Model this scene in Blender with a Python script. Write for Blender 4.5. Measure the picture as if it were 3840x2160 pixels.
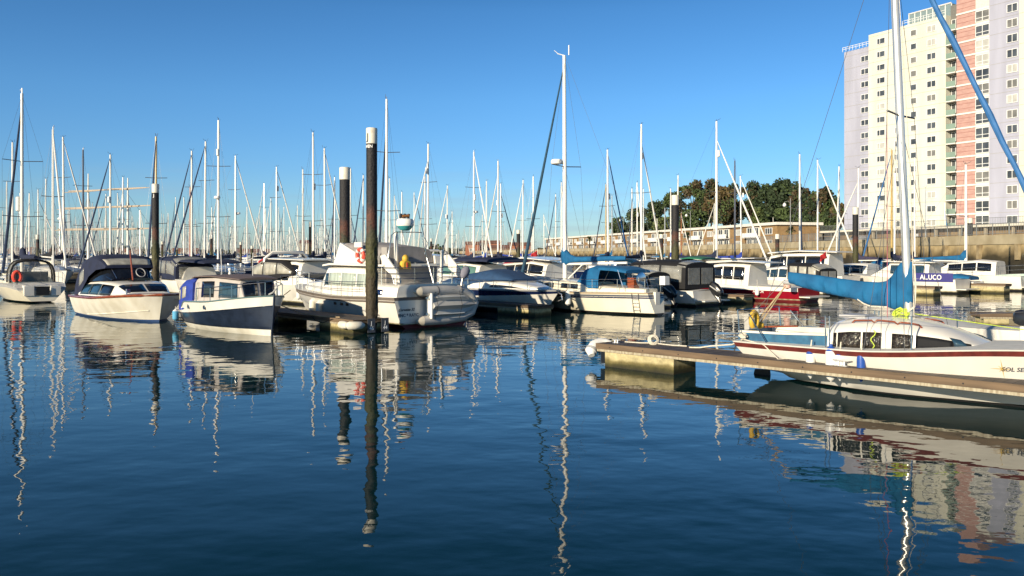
import bpy, bmesh, math, random
from mathutils import Vector, Matrix
R = math.radians
random.seed(7)
S = bpy.context.scene
for o in list(bpy.data.objects): bpy.data.objects.remove(o)

# ---------------------------------------------------------------- camera
F = 3130.0; HZ = 954.0; CH = 2.5          # focal length and horizon in photo pixels, eye height in metres
cam = bpy.data.cameras.new('camera'); cam_o = bpy.data.objects.new('camera', cam)
S.collection.objects.link(cam_o)
cam.sensor_width = 36; cam.lens = 36 * F / 3840
cam.shift_y = -(1080 - HZ) / 3840
cam_o.location = (0, 0, CH); cam_o.rotation_euler = (R(90), 0, 0)
cam.clip_start = .1; cam.clip_end = 6000
S.camera = cam_o
S.render.resolution_x = 1024; S.render.resolution_y = 576

# ---------------------------------------------------------------- sky, sun, exposure
SUN_AZ = R(39); SUN_EL = R(17)             # sun behind the left shoulder, low
sdir = Vector((-math.sin(SUN_AZ) * math.cos(SUN_EL), -math.cos(SUN_AZ) * math.cos(SUN_EL), math.sin(SUN_EL)))
W = bpy.data.worlds.new('World'); S.world = W; W.use_nodes = True
nt = W.node_tree; nt.nodes.clear()
sky = nt.nodes.new('ShaderNodeTexSky'); sky.sky_type = 'NISHITA'; sky.sun_disc = False
sky.sun_elevation = SUN_EL; sky.sun_rotation = math.atan2(sdir.x, sdir.y)
sky.air_density = 1.0; sky.dust_density = .35; sky.ozone_density = 3.0
hs = nt.nodes.new('ShaderNodeHueSaturation'); hs.inputs['Saturation'].default_value = 1.04
bg = nt.nodes.new('ShaderNodeBackground'); bg.inputs['Strength'].default_value = .076
ow = nt.nodes.new('ShaderNodeOutputWorld')
# clear maritime air: bluer towards the horizon than the plain model gives at this sun height
gx = nt.nodes.new('ShaderNodeTexCoord'); gs = nt.nodes.new('ShaderNodeSeparateXYZ'); gr = nt.nodes.new('ShaderNodeValToRGB')
nt.links.new(gx.outputs['Generated'], gs.inputs[0]); nt.links.new(gs.outputs['Z'], gr.inputs[0])
e = gr.color_ramp.elements
e[0].position = 0; e[0].color = (.60, .74, .95, 1); e[1].position = 1; e[1].color = (.10, .26, .42, 1)
for p, c in ((.04, (.54, .72, .95)), (.10, (.47, .69, .96)), (.18, (.46, .70, .94)), (.28, (.38, .61, .82)), (.37, (.13, .32, .47))):
    q = e.new(p); q.color = (*c, 1)
mm = nt.nodes.new('ShaderNodeVectorMath'); mm.operation = 'MULTIPLY'
m2 = nt.nodes.new('ShaderNodeVectorMath'); m2.operation = 'SCALE'; m2.inputs['Scale'].default_value = 1.5
nt.links.new(sky.outputs[0], mm.inputs[0]); nt.links.new(gr.outputs[0], mm.inputs[1]); nt.links.new(mm.outputs[0], m2.inputs[0])
nt.links.new(m2.outputs[0], hs.inputs['Color']); # faint streaks of thin cloud low over the horizon
cm_ = nt.nodes.new('ShaderNodeMapping'); cm_.inputs['Scale'].default_value = (3, 3, 42); nt.links.new(gx.outputs['Generated'], cm_.inputs[0])
cn_ = nt.nodes.new('ShaderNodeTexNoise'); cn_.inputs['Scale'].default_value = 1.6; cn_.inputs['Detail'].default_value = 5; nt.links.new(cm_.outputs[0], cn_.inputs['Vector'])
cr_ = nt.nodes.new('ShaderNodeMapRange'); cr_.inputs[1].default_value = .52; cr_.inputs[2].default_value = .80; cr_.inputs[3].default_value = 0; cr_.inputs[4].default_value = .5; nt.links.new(cn_.outputs['Fac'], cr_.inputs[0])
zr_ = nt.nodes.new('ShaderNodeMapRange'); zr_.inputs[1].default_value = .03; zr_.inputs[2].default_value = .13; zr_.inputs[3].default_value = 1; zr_.inputs[4].default_value = 0; nt.links.new(gs.outputs['Z'], zr_.inputs[0])
fm_ = nt.nodes.new('ShaderNodeMath'); fm_.operation = 'MULTIPLY'; nt.links.new(cr_.outputs[0], fm_.inputs[0]); nt.links.new(zr_.outputs[0], fm_.inputs[1])
cx_ = nt.nodes.new('ShaderNodeMix'); cx_.data_type = 'RGBA'; cx_.inputs[7].default_value = (3.4, 4.3, 5.4, 1); nt.links.new(fm_.outputs[0], cx_.inputs[0]); nt.links.new(hs.outputs[0], cx_.inputs[6])
nt.links.new(cx_.outputs[2], bg.inputs[0]); nt.links.new(bg.outputs[0], ow.inputs[0])
sl = bpy.data.lights.new('sun', 'SUN'); so = bpy.data.objects.new('sun', sl); S.collection.objects.link(so)
sl.energy = 5.0; sl.angle = R(.5); sl.color = (1, .86, .64)
so.rotation_euler = sdir.to_track_quat('Z', 'Y').to_euler()
so.location = (-40, -40, 40)
S.view_settings.view_transform = 'Standard'; S.view_settings.look = 'None'
S.view_settings.gamma = 1; S.view_settings.use_curve_mapping = False
S.view_settings.exposure = 0.5

# ---------------------------------------------------------------- materials
MATS = {}
def mat(name, col, rough=.5, metal=0., var=.12, scale=3., bump=0., bscale=20., spec=.5, coat=0., alpha=1., col2=None, stretch=None, lo=.35, hi=.65):
    """Principled surface whose base colour wanders between two tones on a noise."""
    if name in MATS: return MATS[name]
    m = bpy.data.materials.new(name); m.use_nodes = True; t = m.node_tree; N = t.nodes; Lk = t.links
    b = N['Principled BSDF']
    b.inputs['Roughness'].default_value = rough; b.inputs['Metallic'].default_value = metal
    b.inputs['Specular IOR Level'].default_value = spec
    if coat: b.inputs['Coat Weight'].default_value = coat; b.inputs['Coat Roughness'].default_value = .05
    if alpha < 1: b.inputs['Alpha'].default_value = alpha
    tc = N.new('ShaderNodeTexCoord'); src = tc.outputs['Object']
    if stretch:
        mp = N.new('ShaderNodeMapping'); mp.inputs['Scale'].default_value = stretch
        Lk.new(src, mp.inputs[0]); src = mp.outputs[0]
    n = N.new('ShaderNodeTexNoise'); n.inputs['Scale'].default_value = scale; n.inputs['Detail'].default_value = 6
    Lk.new(src, n.inputs['Vector'])
    cr = N.new('ShaderNodeValToRGB')
    c2 = col2 or tuple(c * (1 - var) for c in col)
    cr.color_ramp.elements[0].position = lo; cr.color_ramp.elements[1].position = hi
    cr.color_ramp.elements[0].color = (*c2, 1); cr.color_ramp.elements[1].color = (*col, 1)
    Lk.new(n.outputs['Fac'], cr.inputs[0]); Lk.new(cr.outputs[0], b.inputs['Base Color'])
    if bump:
        n2 = N.new('ShaderNodeTexNoise'); n2.inputs['Scale'].default_value = bscale; n2.inputs['Detail'].default_value = 4
        Lk.new(src, n2.inputs['Vector'])
        bp = N.new('ShaderNodeBump'); bp.inputs['Distance'].default_value = bump; bp.inputs['Strength'].default_value = 1
        Lk.new(n2.outputs['Fac'], bp.inputs['Height']); Lk.new(bp.outputs[0], b.inputs['Normal'])
    MATS[name] = m
    return m

def plank_mat(name, col, col2, width, along, depth=.004, rough=.75):
    """Boards: a wave of grooves along one object axis with noise in the tone of each board."""
    m = mat(name, col, rough, col2=col2, scale=2.2, stretch=(1, 9, 1) if along == 'y' else (9, 1, 1))
    t = m.node_tree; N = t.nodes; Lk = t.links; b = N['Principled BSDF']
    tc = N.new('ShaderNodeTexCoord'); sp = N.new('ShaderNodeSeparateXYZ'); Lk.new(tc.outputs['Object'], sp.inputs[0])
    mt = N.new('ShaderNodeMath'); mt.operation = 'MULTIPLY'; mt.inputs[1].default_value = 1 / width
    Lk.new(sp.outputs['X' if along == 'y' else 'Y'], mt.inputs[0])
    fr = N.new('ShaderNodeMath'); fr.operation = 'FRACT'; Lk.new(mt.outputs[0], fr.inputs[0])
    gt = N.new('ShaderNodeMath'); gt.operation = 'GREATER_THAN'; gt.inputs[1].default_value = .1; Lk.new(fr.outputs[0], gt.inputs[0])
    old = b.inputs['Base Color'].links[0].from_socket
    mx = N.new('ShaderNodeMix'); mx.data_type = 'RGBA'; mx.inputs[6].default_value = (.02, .017, .013, 1)
    fl = N.new('ShaderNodeMath'); fl.operation = 'FLOOR'; Lk.new(mt.outputs[0], fl.inputs[0])
    wn = N.new('ShaderNodeTexWhiteNoise'); wn.noise_dimensions = '1D'; Lk.new(fl.outputs[0], wn.inputs['W'])
    hv = N.new('ShaderNodeHueSaturation'); Lk.new(old, hv.inputs['Color'])
    mr = N.new('ShaderNodeMapRange'); mr.inputs[3].default_value = .7; mr.inputs[4].default_value = 1.25
    Lk.new(wn.outputs['Value'], mr.inputs[0]); Lk.new(mr.outputs[0], hv.inputs['Value'])
    Lk.new(gt.outputs[0], mx.inputs[0]); Lk.new(hv.outputs[0], mx.inputs[7]); Lk.new(mx.outputs[2], b.inputs['Base Color'])
    bp = N.new('ShaderNodeBump'); bp.inputs['Distance'].default_value = depth; Lk.new(gt.outputs[0], bp.inputs['Height']); Lk.new(bp.outputs[0], b.inputs['Normal'])
    return m

WHITE = mat('gelcoat_white', (.79, .76, .69), .24, var=.20, scale=1.2, coat=.3, stretch=(1, 1, .35), lo=.25, hi=.6)
WHITE2 = mat('gelcoat_aged', (.74, .71, .62), .38, scale=2.2, col2=(.60, .56, .46), stretch=(1, 1, .35))
CREAM = mat('gelcoat_cream', (.77, .71, .56), .28, var=.1, scale=1.3, coat=.25)
DECK = mat('deck_nonslip', (.66, .65, .60), .7, var=.15, scale=6, bump=.002, bscale=60)
GRIME = mat('waterline_grime', (.40, .36, .24), .6, col2=(.20, .18, .09), scale=5)
GREYC = mat('gelcoat_grey', (.42, .42, .42), .4)
NAVY = mat('navy_gloss', (.010, .020, .075), .16, var=.3, coat=.5)
NAVYHULL = mat('navy_paint', (.017, .026, .050), .28, var=.35, scale=4, coat=.3)
BLACKAF = mat('antifoul_black', (.018, .018, .02), .6)
REDAF = mat('antifoul_red', (.22, .02, .025), .55, var=.4)
BLUEAF = mat('antifoul_blue', (.03, .07, .19), .55)
REDHULL = mat('red_gloss', (.27, .008, .020), .16, var=.15, coat=.6)
GREENHULL = mat('pale_green_gloss', (.52, .66, .58), .3)
MAHOG = mat('mahogany_varnish', (.30, .085, .035), .22, col2=(.19, .045, .022), scale=5, coat=.5, stretch=(.4, 4, 4))
DRED = mat('dark_red_rail', (.17, .032, .026), .45, col2=(.10, .02, .018), scale=7)
TEAL = mat('weathered_blue_paint', (.025, .13, .23), .55, col2=(.015, .075, .15), scale=5)
CVNAVY = mat('canvas_navy', (.011, .018, .052), .85, var=.35, scale=4, bump=.006, bscale=7)
CVBLUE = mat('canvas_blue', (.003, .115, .27), .85, col2=(.002, .08, .20), scale=3, bump=.012, bscale=6)
CVROYAL = mat('canvas_royal', (.015, .045, .33), .8, col2=(.010, .03, .22), scale=4, bump=.015, bscale=7)
CVSKY = mat('canvas_sky', (.10, .37, .58), .85, scale=4)
CVBLACK = mat('canvas_black', (.008, .008, .010), .8, var=.3, scale=4, bump=.004, bscale=8)
CVGREY = mat('canvas_grey', (.20, .20, .25), .9, scale=5, bump=.01, bscale=7)
CVBEIGE = mat('canvas_beige', (.36, .27, .19), .9, var=.3, scale=5, bump=.02, bscale=5)
CVGREEN = mat('canvas_green', (.02, .16, .09), .9)
CVPURP = mat('canvas_dark_violet', (.04, .035, .075), .9, var=.3, scale=4, bump=.006, bscale=7)
SAILW = mat('furled_white', (.75, .73, .68), .7, var=.1, scale=8)
SAILD = mat('furled_dark', (.03, .055, .12), .8, var=.4, scale=8)
SAILB = mat('furled_blue', (.035, .15, .38), .7, col2=(.02, .11, .29), scale=5, bump=.004, bscale=10)
ALU = mat('mast_aluminium', (.74, .73, .69), .32, metal=.55, var=.1, scale=4)
ALUW = mat('mast_white', (.80, .78, .72), .35, var=.08, scale=4)
ALUD = mat('mast_dark', (.10, .11, .14), .4)
GOLD = mat('mast_varnished', (.50, .35, .12), .3, var=.2, coat=.4)
WOODM = mat('mast_orange_wood', (.36, .13, .06), .4, var=.3)
STEEL = mat('stainless', (.62, .62, .62), .18, metal=1., var=.06)
WIRE = mat('rigging_wire', (.22, .22, .22), .45, metal=.7)
GLASS = mat('dark_glass', (.012, .014, .018), .04, var=.5, spec=.8)
GLASSB = mat('blue_glass', (.02, .05, .08), .05, spec=.8)
GLASSG = mat('green_tint_glass', (.10, .20, .17), .06, spec=.8)
VINYL = mat('clear_vinyl', (.50, .50, .46), .12, var=.3, scale=3, alpha=.42, bump=.01, bscale=5)
VINYL2 = mat('milky_vinyl', (.52, .50, .42), .25, var=.35, scale=3, alpha=.88, bump=.01, bscale=4)
CURTAIN = mat('curtain', (.46, .53, .46), .25, var=.35, scale=1, stretch=(14, 14, .3))
PLASTW = mat('white_plastic', (.80, .79, .75), .35)
BLACKP = mat('black_plastic', (.014, .014, .016), .28, coat=.3)
RUBBER = mat('hypalon_grey', (.50, .48, .45), .55, var=.2, scale=3, bump=.004, bscale=12)
RUBBERD = mat('hypalon_dark', (.16, .15, .15), .6)
ORANGE = mat('lifebuoy_red', (.78, .085, .05), .45)
YELLOW = mat('yellow_cover', (.70, .44, .05), .6, var=.25)
YGREEN = mat('yellow_green_rope', (.55, .68, .07), .7, var=.3, scale=30)
ROPEW = mat('rope_white', (.68, .63, .52), .85, var=.25, scale=40)
ROPET = mat('rope_tan', (.45, .34, .20), .85, var=.3, scale=30)
ROPER = mat('rope_red', (.40, .10, .14), .85)
FBLUE = mat('fender_blue', (.02, .08, .36), .4)
FPINK = mat('fender_pink', (.72, .42, .34), .5)
LTEAL = mat('teal_plastic', (.05, .36, .38), .4)
LETW = mat('letter_white', (.82, .82, .80), .5)
LETB = mat('letter_black', (.02, .02, .025), .5)
LETG = mat('letter_grey', (.07, .08, .11), .5)
LETGOLD = mat('letter_gold', (.62, .42, .10), .4)
SIGNG = mat('sign_grey', (.07, .075, .09), .5)
FLAGR = mat('flag_red', (.50, .025, .03), .8)
PILEB = mat('pile_black', (.022, .023, .028), .55, col2=(.045, .035, .03), scale=3, bump=.006, bscale=12, stretch=(1, 1, .3))
CAP = mat('pile_cap', (.66, .62, .52), .5, col2=(.45, .33, .22), scale=3, lo=.25, hi=.45)

def pile_shaft_mat():
    """Black sheath at the top, rust in the middle, weed and barnacles below."""
    m = bpy.data.materials.new('pile_shaft'); m.use_nodes = True; t = m.node_tree; N = t.nodes; Lk = t.links; b = N['Principled BSDF']
    tc = N.new('ShaderNodeTexCoord'); sp = N.new('ShaderNodeSeparateXYZ'); Lk.new(tc.outputs['Object'], sp.inputs[0])
    n = N.new('ShaderNodeTexNoise'); n.inputs['Scale'].default_value = 2.5; n.inputs['Detail'].default_value = 6; Lk.new(tc.outputs['Object'], n.inputs['Vector'])
    a = N.new('ShaderNodeMath'); a.operation = 'MULTIPLY_ADD'; a.inputs[1].default_value = 1.6; Lk.new(n.outputs['Fac'], a.inputs[0]); Lk.new(sp.outputs['Z'], a.inputs[2])
    dv = N.new('ShaderNodeMath'); dv.operation = 'MULTIPLY'; dv.inputs[1].default_value = .125; Lk.new(a.outputs[0], dv.inputs[0])
    cr = N.new('ShaderNodeValToRGB'); e = cr.color_ramp.elements
    e[0].position = 0; e[0].color = (.012, .010, .008, 1); e[1].position = 1; e[1].color = (.009, .010, .014, 1)
    for p, c in ((.12, (.022, .016, .009)), (.30, (.045, .034, .015)), (.42, (.050, .050, .014)), (.50, (.030, .028, .015)), (.55, (.085, .030, .018)), (.61, (.012, .011, .013))):
        x = e.new(p); x.color = (*c, 1)
    Lk.new(dv.outputs[0], cr.inputs[0])
    n2 = N.new('ShaderNodeTexNoise'); n2.inputs['Scale'].default_value = 14; n2.inputs['Detail'].default_value = 5; Lk.new(tc.outputs['Object'], n2.inputs['Vector'])
    r2 = N.new('ShaderNodeMapRange'); r2.inputs[1].default_value = .3; r2.inputs[2].default_value = .7; r2.inputs[3].default_value = .6; r2.inputs[4].default_value = 1.45; Lk.new(n2.outputs['Fac'], r2.inputs[0])
    h = N.new('ShaderNodeHueSaturation'); Lk.new(cr.outputs[0], h.inputs['Color']); Lk.new(r2.outputs[0], h.inputs['Value'])
    Lk.new(h.outputs[0], b.inputs['Base Color']); b.inputs['Roughness'].default_value = .7
    bp = N.new('ShaderNodeBump'); bp.inputs['Distance'].default_value = .03; Lk.new(n2.outputs['Fac'], bp.inputs['Height']); Lk.new(bp.outputs[0], b.inputs['Normal'])
    return m
SHAFT = pile_shaft_mat()

def band_mat(name, stops, zscale, noise=.6, nscale=1.5, rough=.85, bump=.02, bscale=6):
    """Colour by height in object space, ragged by noise: tide marks on concrete."""
    m = bpy.data.materials.new(name); m.use_nodes = True; t = m.node_tree; N = t.nodes; Lk = t.links; b = N['Principled BSDF']
    tc = N.new('ShaderNodeTexCoord'); sp = N.new('ShaderNodeSeparateXYZ'); Lk.new(tc.outputs['Object'], sp.inputs[0])
    n = N.new('ShaderNodeTexNoise'); n.inputs['Scale'].default_value = nscale; n.inputs['Detail'].default_value = 8; Lk.new(tc.outputs['Object'], n.inputs['Vector'])
    s0 = N.new('ShaderNodeMath'); s0.operation = 'SUBTRACT'; s0.inputs[1].default_value = .5; Lk.new(n.outputs['Fac'], s0.inputs[0])
    a = N.new('ShaderNodeMath'); a.operation = 'MULTIPLY_ADD'; a.inputs[1].default_value = noise; Lk.new(s0.outputs[0], a.inputs[0]); Lk.new(sp.outputs['Z'], a.inputs[2])
    dv = N.new('ShaderNodeMath'); dv.operation = 'DIVIDE'; dv.inputs[1].default_value = zscale; Lk.new(a.outputs[0], dv.inputs[0])
    cr = N.new('ShaderNodeValToRGB'); e = cr.color_ramp.elements
    e[0].position = stops[0][0]; e[0].color = (*stops[0][1], 1); e[1].position = stops[-1][0]; e[1].color = (*stops[-1][1], 1)
    for p, c in stops[1:-1]:
        x = e.new(p); x.color = (*c, 1)
    Lk.new(dv.outputs[0], cr.inputs[0])
    n2 = N.new('ShaderNodeTexNoise'); n2.inputs['Scale'].default_value = bscale; n2.inputs['Detail'].default_value = 6; Lk.new(tc.outputs['Object'], n2.inputs['Vector'])
    r2 = N.new('ShaderNodeMapRange'); r2.inputs[1].default_value = .3; r2.inputs[2].default_value = .7; r2.inputs[3].default_value = .72; r2.inputs[4].default_value = 1.22; Lk.new(n2.outputs['Fac'], r2.inputs[0])
    h = N.new('ShaderNodeHueSaturation'); Lk.new(cr.outputs[0], h.inputs['Color']); Lk.new(r2.outputs[0], h.inputs['Value'])
    Lk.new(h.outputs[0], b.inputs['Base Color']); b.inputs['Roughness'].default_value = rough
    bp = N.new('ShaderNodeBump'); bp.inputs['Distance'].default_value = bump; Lk.new(n2.outputs['Fac'], bp.inputs['Height']); Lk.new(bp.outputs[0], b.inputs['Normal'])
    return m
FLOATM = band_mat('float_concrete', [(0, (.02, .018, .008)), (.16, (.05, .045, .012)), (.30, (.16, .13, .05)), (.42, (.42, .36, .19)), (.9, (.46, .40, .24))], .5, .12, 4, bump=.008, bscale=9)
QUAYM = band_mat('quay_concrete', [(0, (.010, .010, .008)), (.30, (.022, .020, .013)), (.50, (.045, .035, .016)), (.60, (.20, .15, .075)), (.72, (.36, .28, .15)), (1, (.38, .31, .18))], 4.4, 1.3, .5, bump=.05, bscale=1.2)
QUAYTOP = mat('quay_parapet', (.44, .38, .26), .9, col2=(.29, .24, .15), scale=.5)
DECKW = plank_mat('deck_boards', (.095, .075, .066), (.055, .045, .041), .14, 'y')
EDGEW = mat('edge_board', (.17, .115, .070), .85, col2=(.095, .066, .042), scale=2, stretch=(.5, 6, 6))
EDGEA = mat('edge_rail', (.42, .38, .28), .6, col2=(.25, .2, .13), scale=4, stretch=(6, 1, 1))

# ---------------------------------------------------------------- mesh kit
class MB:
    def __init__(s): s.v = []; s.f = []; s.m = []
    def add(s, vs, fs, mi=0):
        n = len(s.v); s.v += [tuple(v) for v in vs]
        for f in fs: s.f.append(tuple(i + n for i in f)); s.m.append(mi)
    def box(s, c, d, mi=0, rz=0, M=None):
        x, y, z = d[0] / 2, d[1] / 2, d[2] / 2
        p = [Vector((a * x, b * y, e * z)) for a in (-1, 1) for b in (-1, 1) for e in (-1, 1)]
        if M is None: M = Matrix.Rotation(rz, 3, 'Z')
        s.add([M @ q + Vector(c) for q in p], [(0, 1, 3, 2), (4, 6, 7, 5), (0, 4, 5, 1), (2, 3, 7, 6), (0, 2, 6, 4), (1, 5, 7, 3)], mi)
    def tube(s, pts, r, n=6, mi=0, caps=True):
        pts = [Vector(p) for p in pts]; k = len(pts)
        rr = r if isinstance(r, (list, tuple)) else [r] * k
        base = len(s.v); up = None
        for i, p in enumerate(pts):
            d = (pts[min(i + 1, k - 1)] - pts[max(i - 1, 0)]).normalized()
            if up is None: up = Vector((0, 0, 1)) if abs(d.z) < .9 else Vector((1, 0, 0))
            a = d.cross(up)
            a = a.normalized() if a.length > 1e-5 else Vector((1, 0, 0))
            b = a.cross(d).normalized(); up = b
            for j in range(n):
                t = 2 * math.pi * j / n
                s.v.append(tuple(p + (a * math.cos(t) + b * math.sin(t)) * rr[i]))
        for i in range(k - 1):
            for j in range(n):
                j2 = (j + 1) % n
                s.f.append((base + i * n + j, base + i * n + j2, base + (i + 1) * n + j2, base + (i + 1) * n + j)); s.m.append(mi)
        if caps:
            s.f.append(tuple(base + j for j in range(n))); s.m.append(mi)
            s.f.append(tuple(base + (k - 1) * n + j for j in reversed(range(n)))); s.m.append(mi)
    def lathe(s, prof, n=16, c=(0, 0, 0), mi=0, M=None):
        base = len(s.v); c = Vector(c)
        for r, z in prof:
            for j in range(n):
                t = 2 * math.pi * j / n; q = Vector((r * math.cos(t), r * math.sin(t), z))
                if M is not None: q = M @ q
                s.v.append(tuple(q + c))
        for i in range(len(prof) - 1):
            for j in range(n):
                j2 = (j + 1) % n
                s.f.append((base + i * n + j, base + i * n + j2, base + (i + 1) * n + j2, base + (i + 1) * n + j)); s.m.append(mi)
        s.f.append(tuple(base + j for j in reversed(range(n)))); s.m.append(mi)
        s.f.append(tuple(base + (len(prof) - 1) * n + j for j in range(n))); s.m.append(mi)
    def ball(s, c, r, mi=0, n=12, sq=1.):
        k = 7
        s.lathe([(max(.002, r * math.sin(math.pi * i / k)), -r * sq * math.cos(math.pi * i / k)) for i in range(k + 1)], n, c, mi)
    def prism(s, poly, fn, d0, d1, mi=0):
        """poly of (a,b); fn(a,b,d) -> point."""
        n = len(poly); vs = [fn(a, b, d0) for a, b in poly] + [fn(a, b, d1) for a, b in poly]
        s.add(vs, [tuple(range(n)), tuple(reversed(range(n, 2 * n)))] + [(i, i + n, (i + 1) % n + n, (i + 1) % n) for i in range(n)], mi)
    def grid(s, rows, mi=0, closed=False, mf=None):
        base = len(s.v); m = len(rows[0])
        for r in rows: s.v += [tuple(p) for p in r]
        for i in range(len(rows) - 1):
            for j in range(m if closed else m - 1):
                j2 = (j + 1) % m
                s.f.append((base + i * m + j, base + i * m + j2, base + (i + 1) * m + j2, base + (i + 1) * m + j)); s.m.append(mf(i, j) if mf else mi)
    def build(s, name, mats, parent=None, smooth=True, ang=40):
        me = bpy.data.meshes.new(name); me.from_pydata(s.v, [], s.f)
        if not isinstance(mats, (list, tuple)): mats = [mats]
        for m in mats: me.materials.append(m)
        for p, i in zip(me.polygons, s.m): p.material_index = i
        bm = bmesh.new(); bm.from_mesh(me); bmesh.ops.recalc_face_normals(bm, faces=bm.faces)
        if smooth:
            for f in bm.faces: f.smooth = True
            for e in bm.edges:
                if len(e.link_faces) == 2 and e.calc_face_angle(0) > R(ang): e.smooth = False
        bm.to_mesh(me); bm.free()
        o = bpy.data.objects.new(name, me); S.collection.objects.link(o)
        if parent: o.parent = parent
        return o

def tag(o, label=None, cat=None, group=None, kind=None):
    if label: o['label'] = label
    if cat: o['category'] = cat
    if group: o['group'] = group
    if kind: o['kind'] = kind
    return o
def thing(name, label, cat, loc=(0, 0, 0), rz=0, group=None):
    o = bpy.data.objects.new(name, None); S.collection.objects.link(o); o.empty_display_size = .3
    o.location = loc; o.rotation_euler = (0, 0, rz)
    return tag(o, label, cat, group)
def copy_tree(o, parent=None):
    c = o.copy(); S.collection.objects.link(c)
    if parent: c.parent = parent
    for ch in [x for x in KIDS.get(o.name, ())]: copy_tree(ch, c)
    return c
KIDS = {}
def index_kids():
    KIDS.clear()
    for o in S.objects:
        if o.parent: KIDS.setdefault(o.parent.name, []).append(o)

def text_verts(body, size, shear=0., extrude=.003, spacing=1.):
    cu = bpy.data.curves.new('lettering', 'FONT'); cu.body = body; cu.size = size; cu.shear = shear
    cu.extrude = extrude; cu.align_x = 'CENTER'; cu.align_y = 'CENTER'; cu.space_character = spacing; cu.offset = size * .018; cu.resolution_u = 3
    o = bpy.data.objects.new('lettering', cu); S.collection.objects.link(o)
    dg = bpy.context.evaluated_depsgraph_get(); me = bpy.data.meshes.new_from_object(o.evaluated_get(dg))
    vs = [v.co.copy() for v in me.vertices]; fs = [tuple(p.vertices) for p in me.polygons]
    bpy.data.objects.remove(o); bpy.data.curves.remove(cu); bpy.data.meshes.remove(me)
    return vs, fs
def lettering(body, size, fn, m, parent, shear=0., spacing=1., sx=1., name='lettering'):
    """fn(a, b, d): point for text coordinates a (reading direction), b (up), d (out of the surface)."""
    vs, fs = text_verts(body, size, shear, .003, spacing)
    mb = MB(); mb.add([fn(v.x * sx, v.y, v.z + .004) for v in vs], fs)
    return mb.build(name, m, parent, smooth=False)

# ---------------------------------------------------------------- places
U = Vector((.668, -.744)).normalized(); V = Vector((-U.y, U.x))     # berths lie along U, the pontoon along V
ANG_U = math.atan2(U.y, U.x); ANG_A = ANG_U + math.pi               # bow towards the camera / bow away
def at(px, D): return Vector(((px - 1920) / F * D, D))
def zat(py, D): return CH - (py - HZ) / F * D
def along(O, d, px):
    """Distance along the plan line O + s*d at which it crosses photo column px."""
    r = (px - 1920) / F
    return (r * O.y - O.x) / (d.x - r * d.y)

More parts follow.
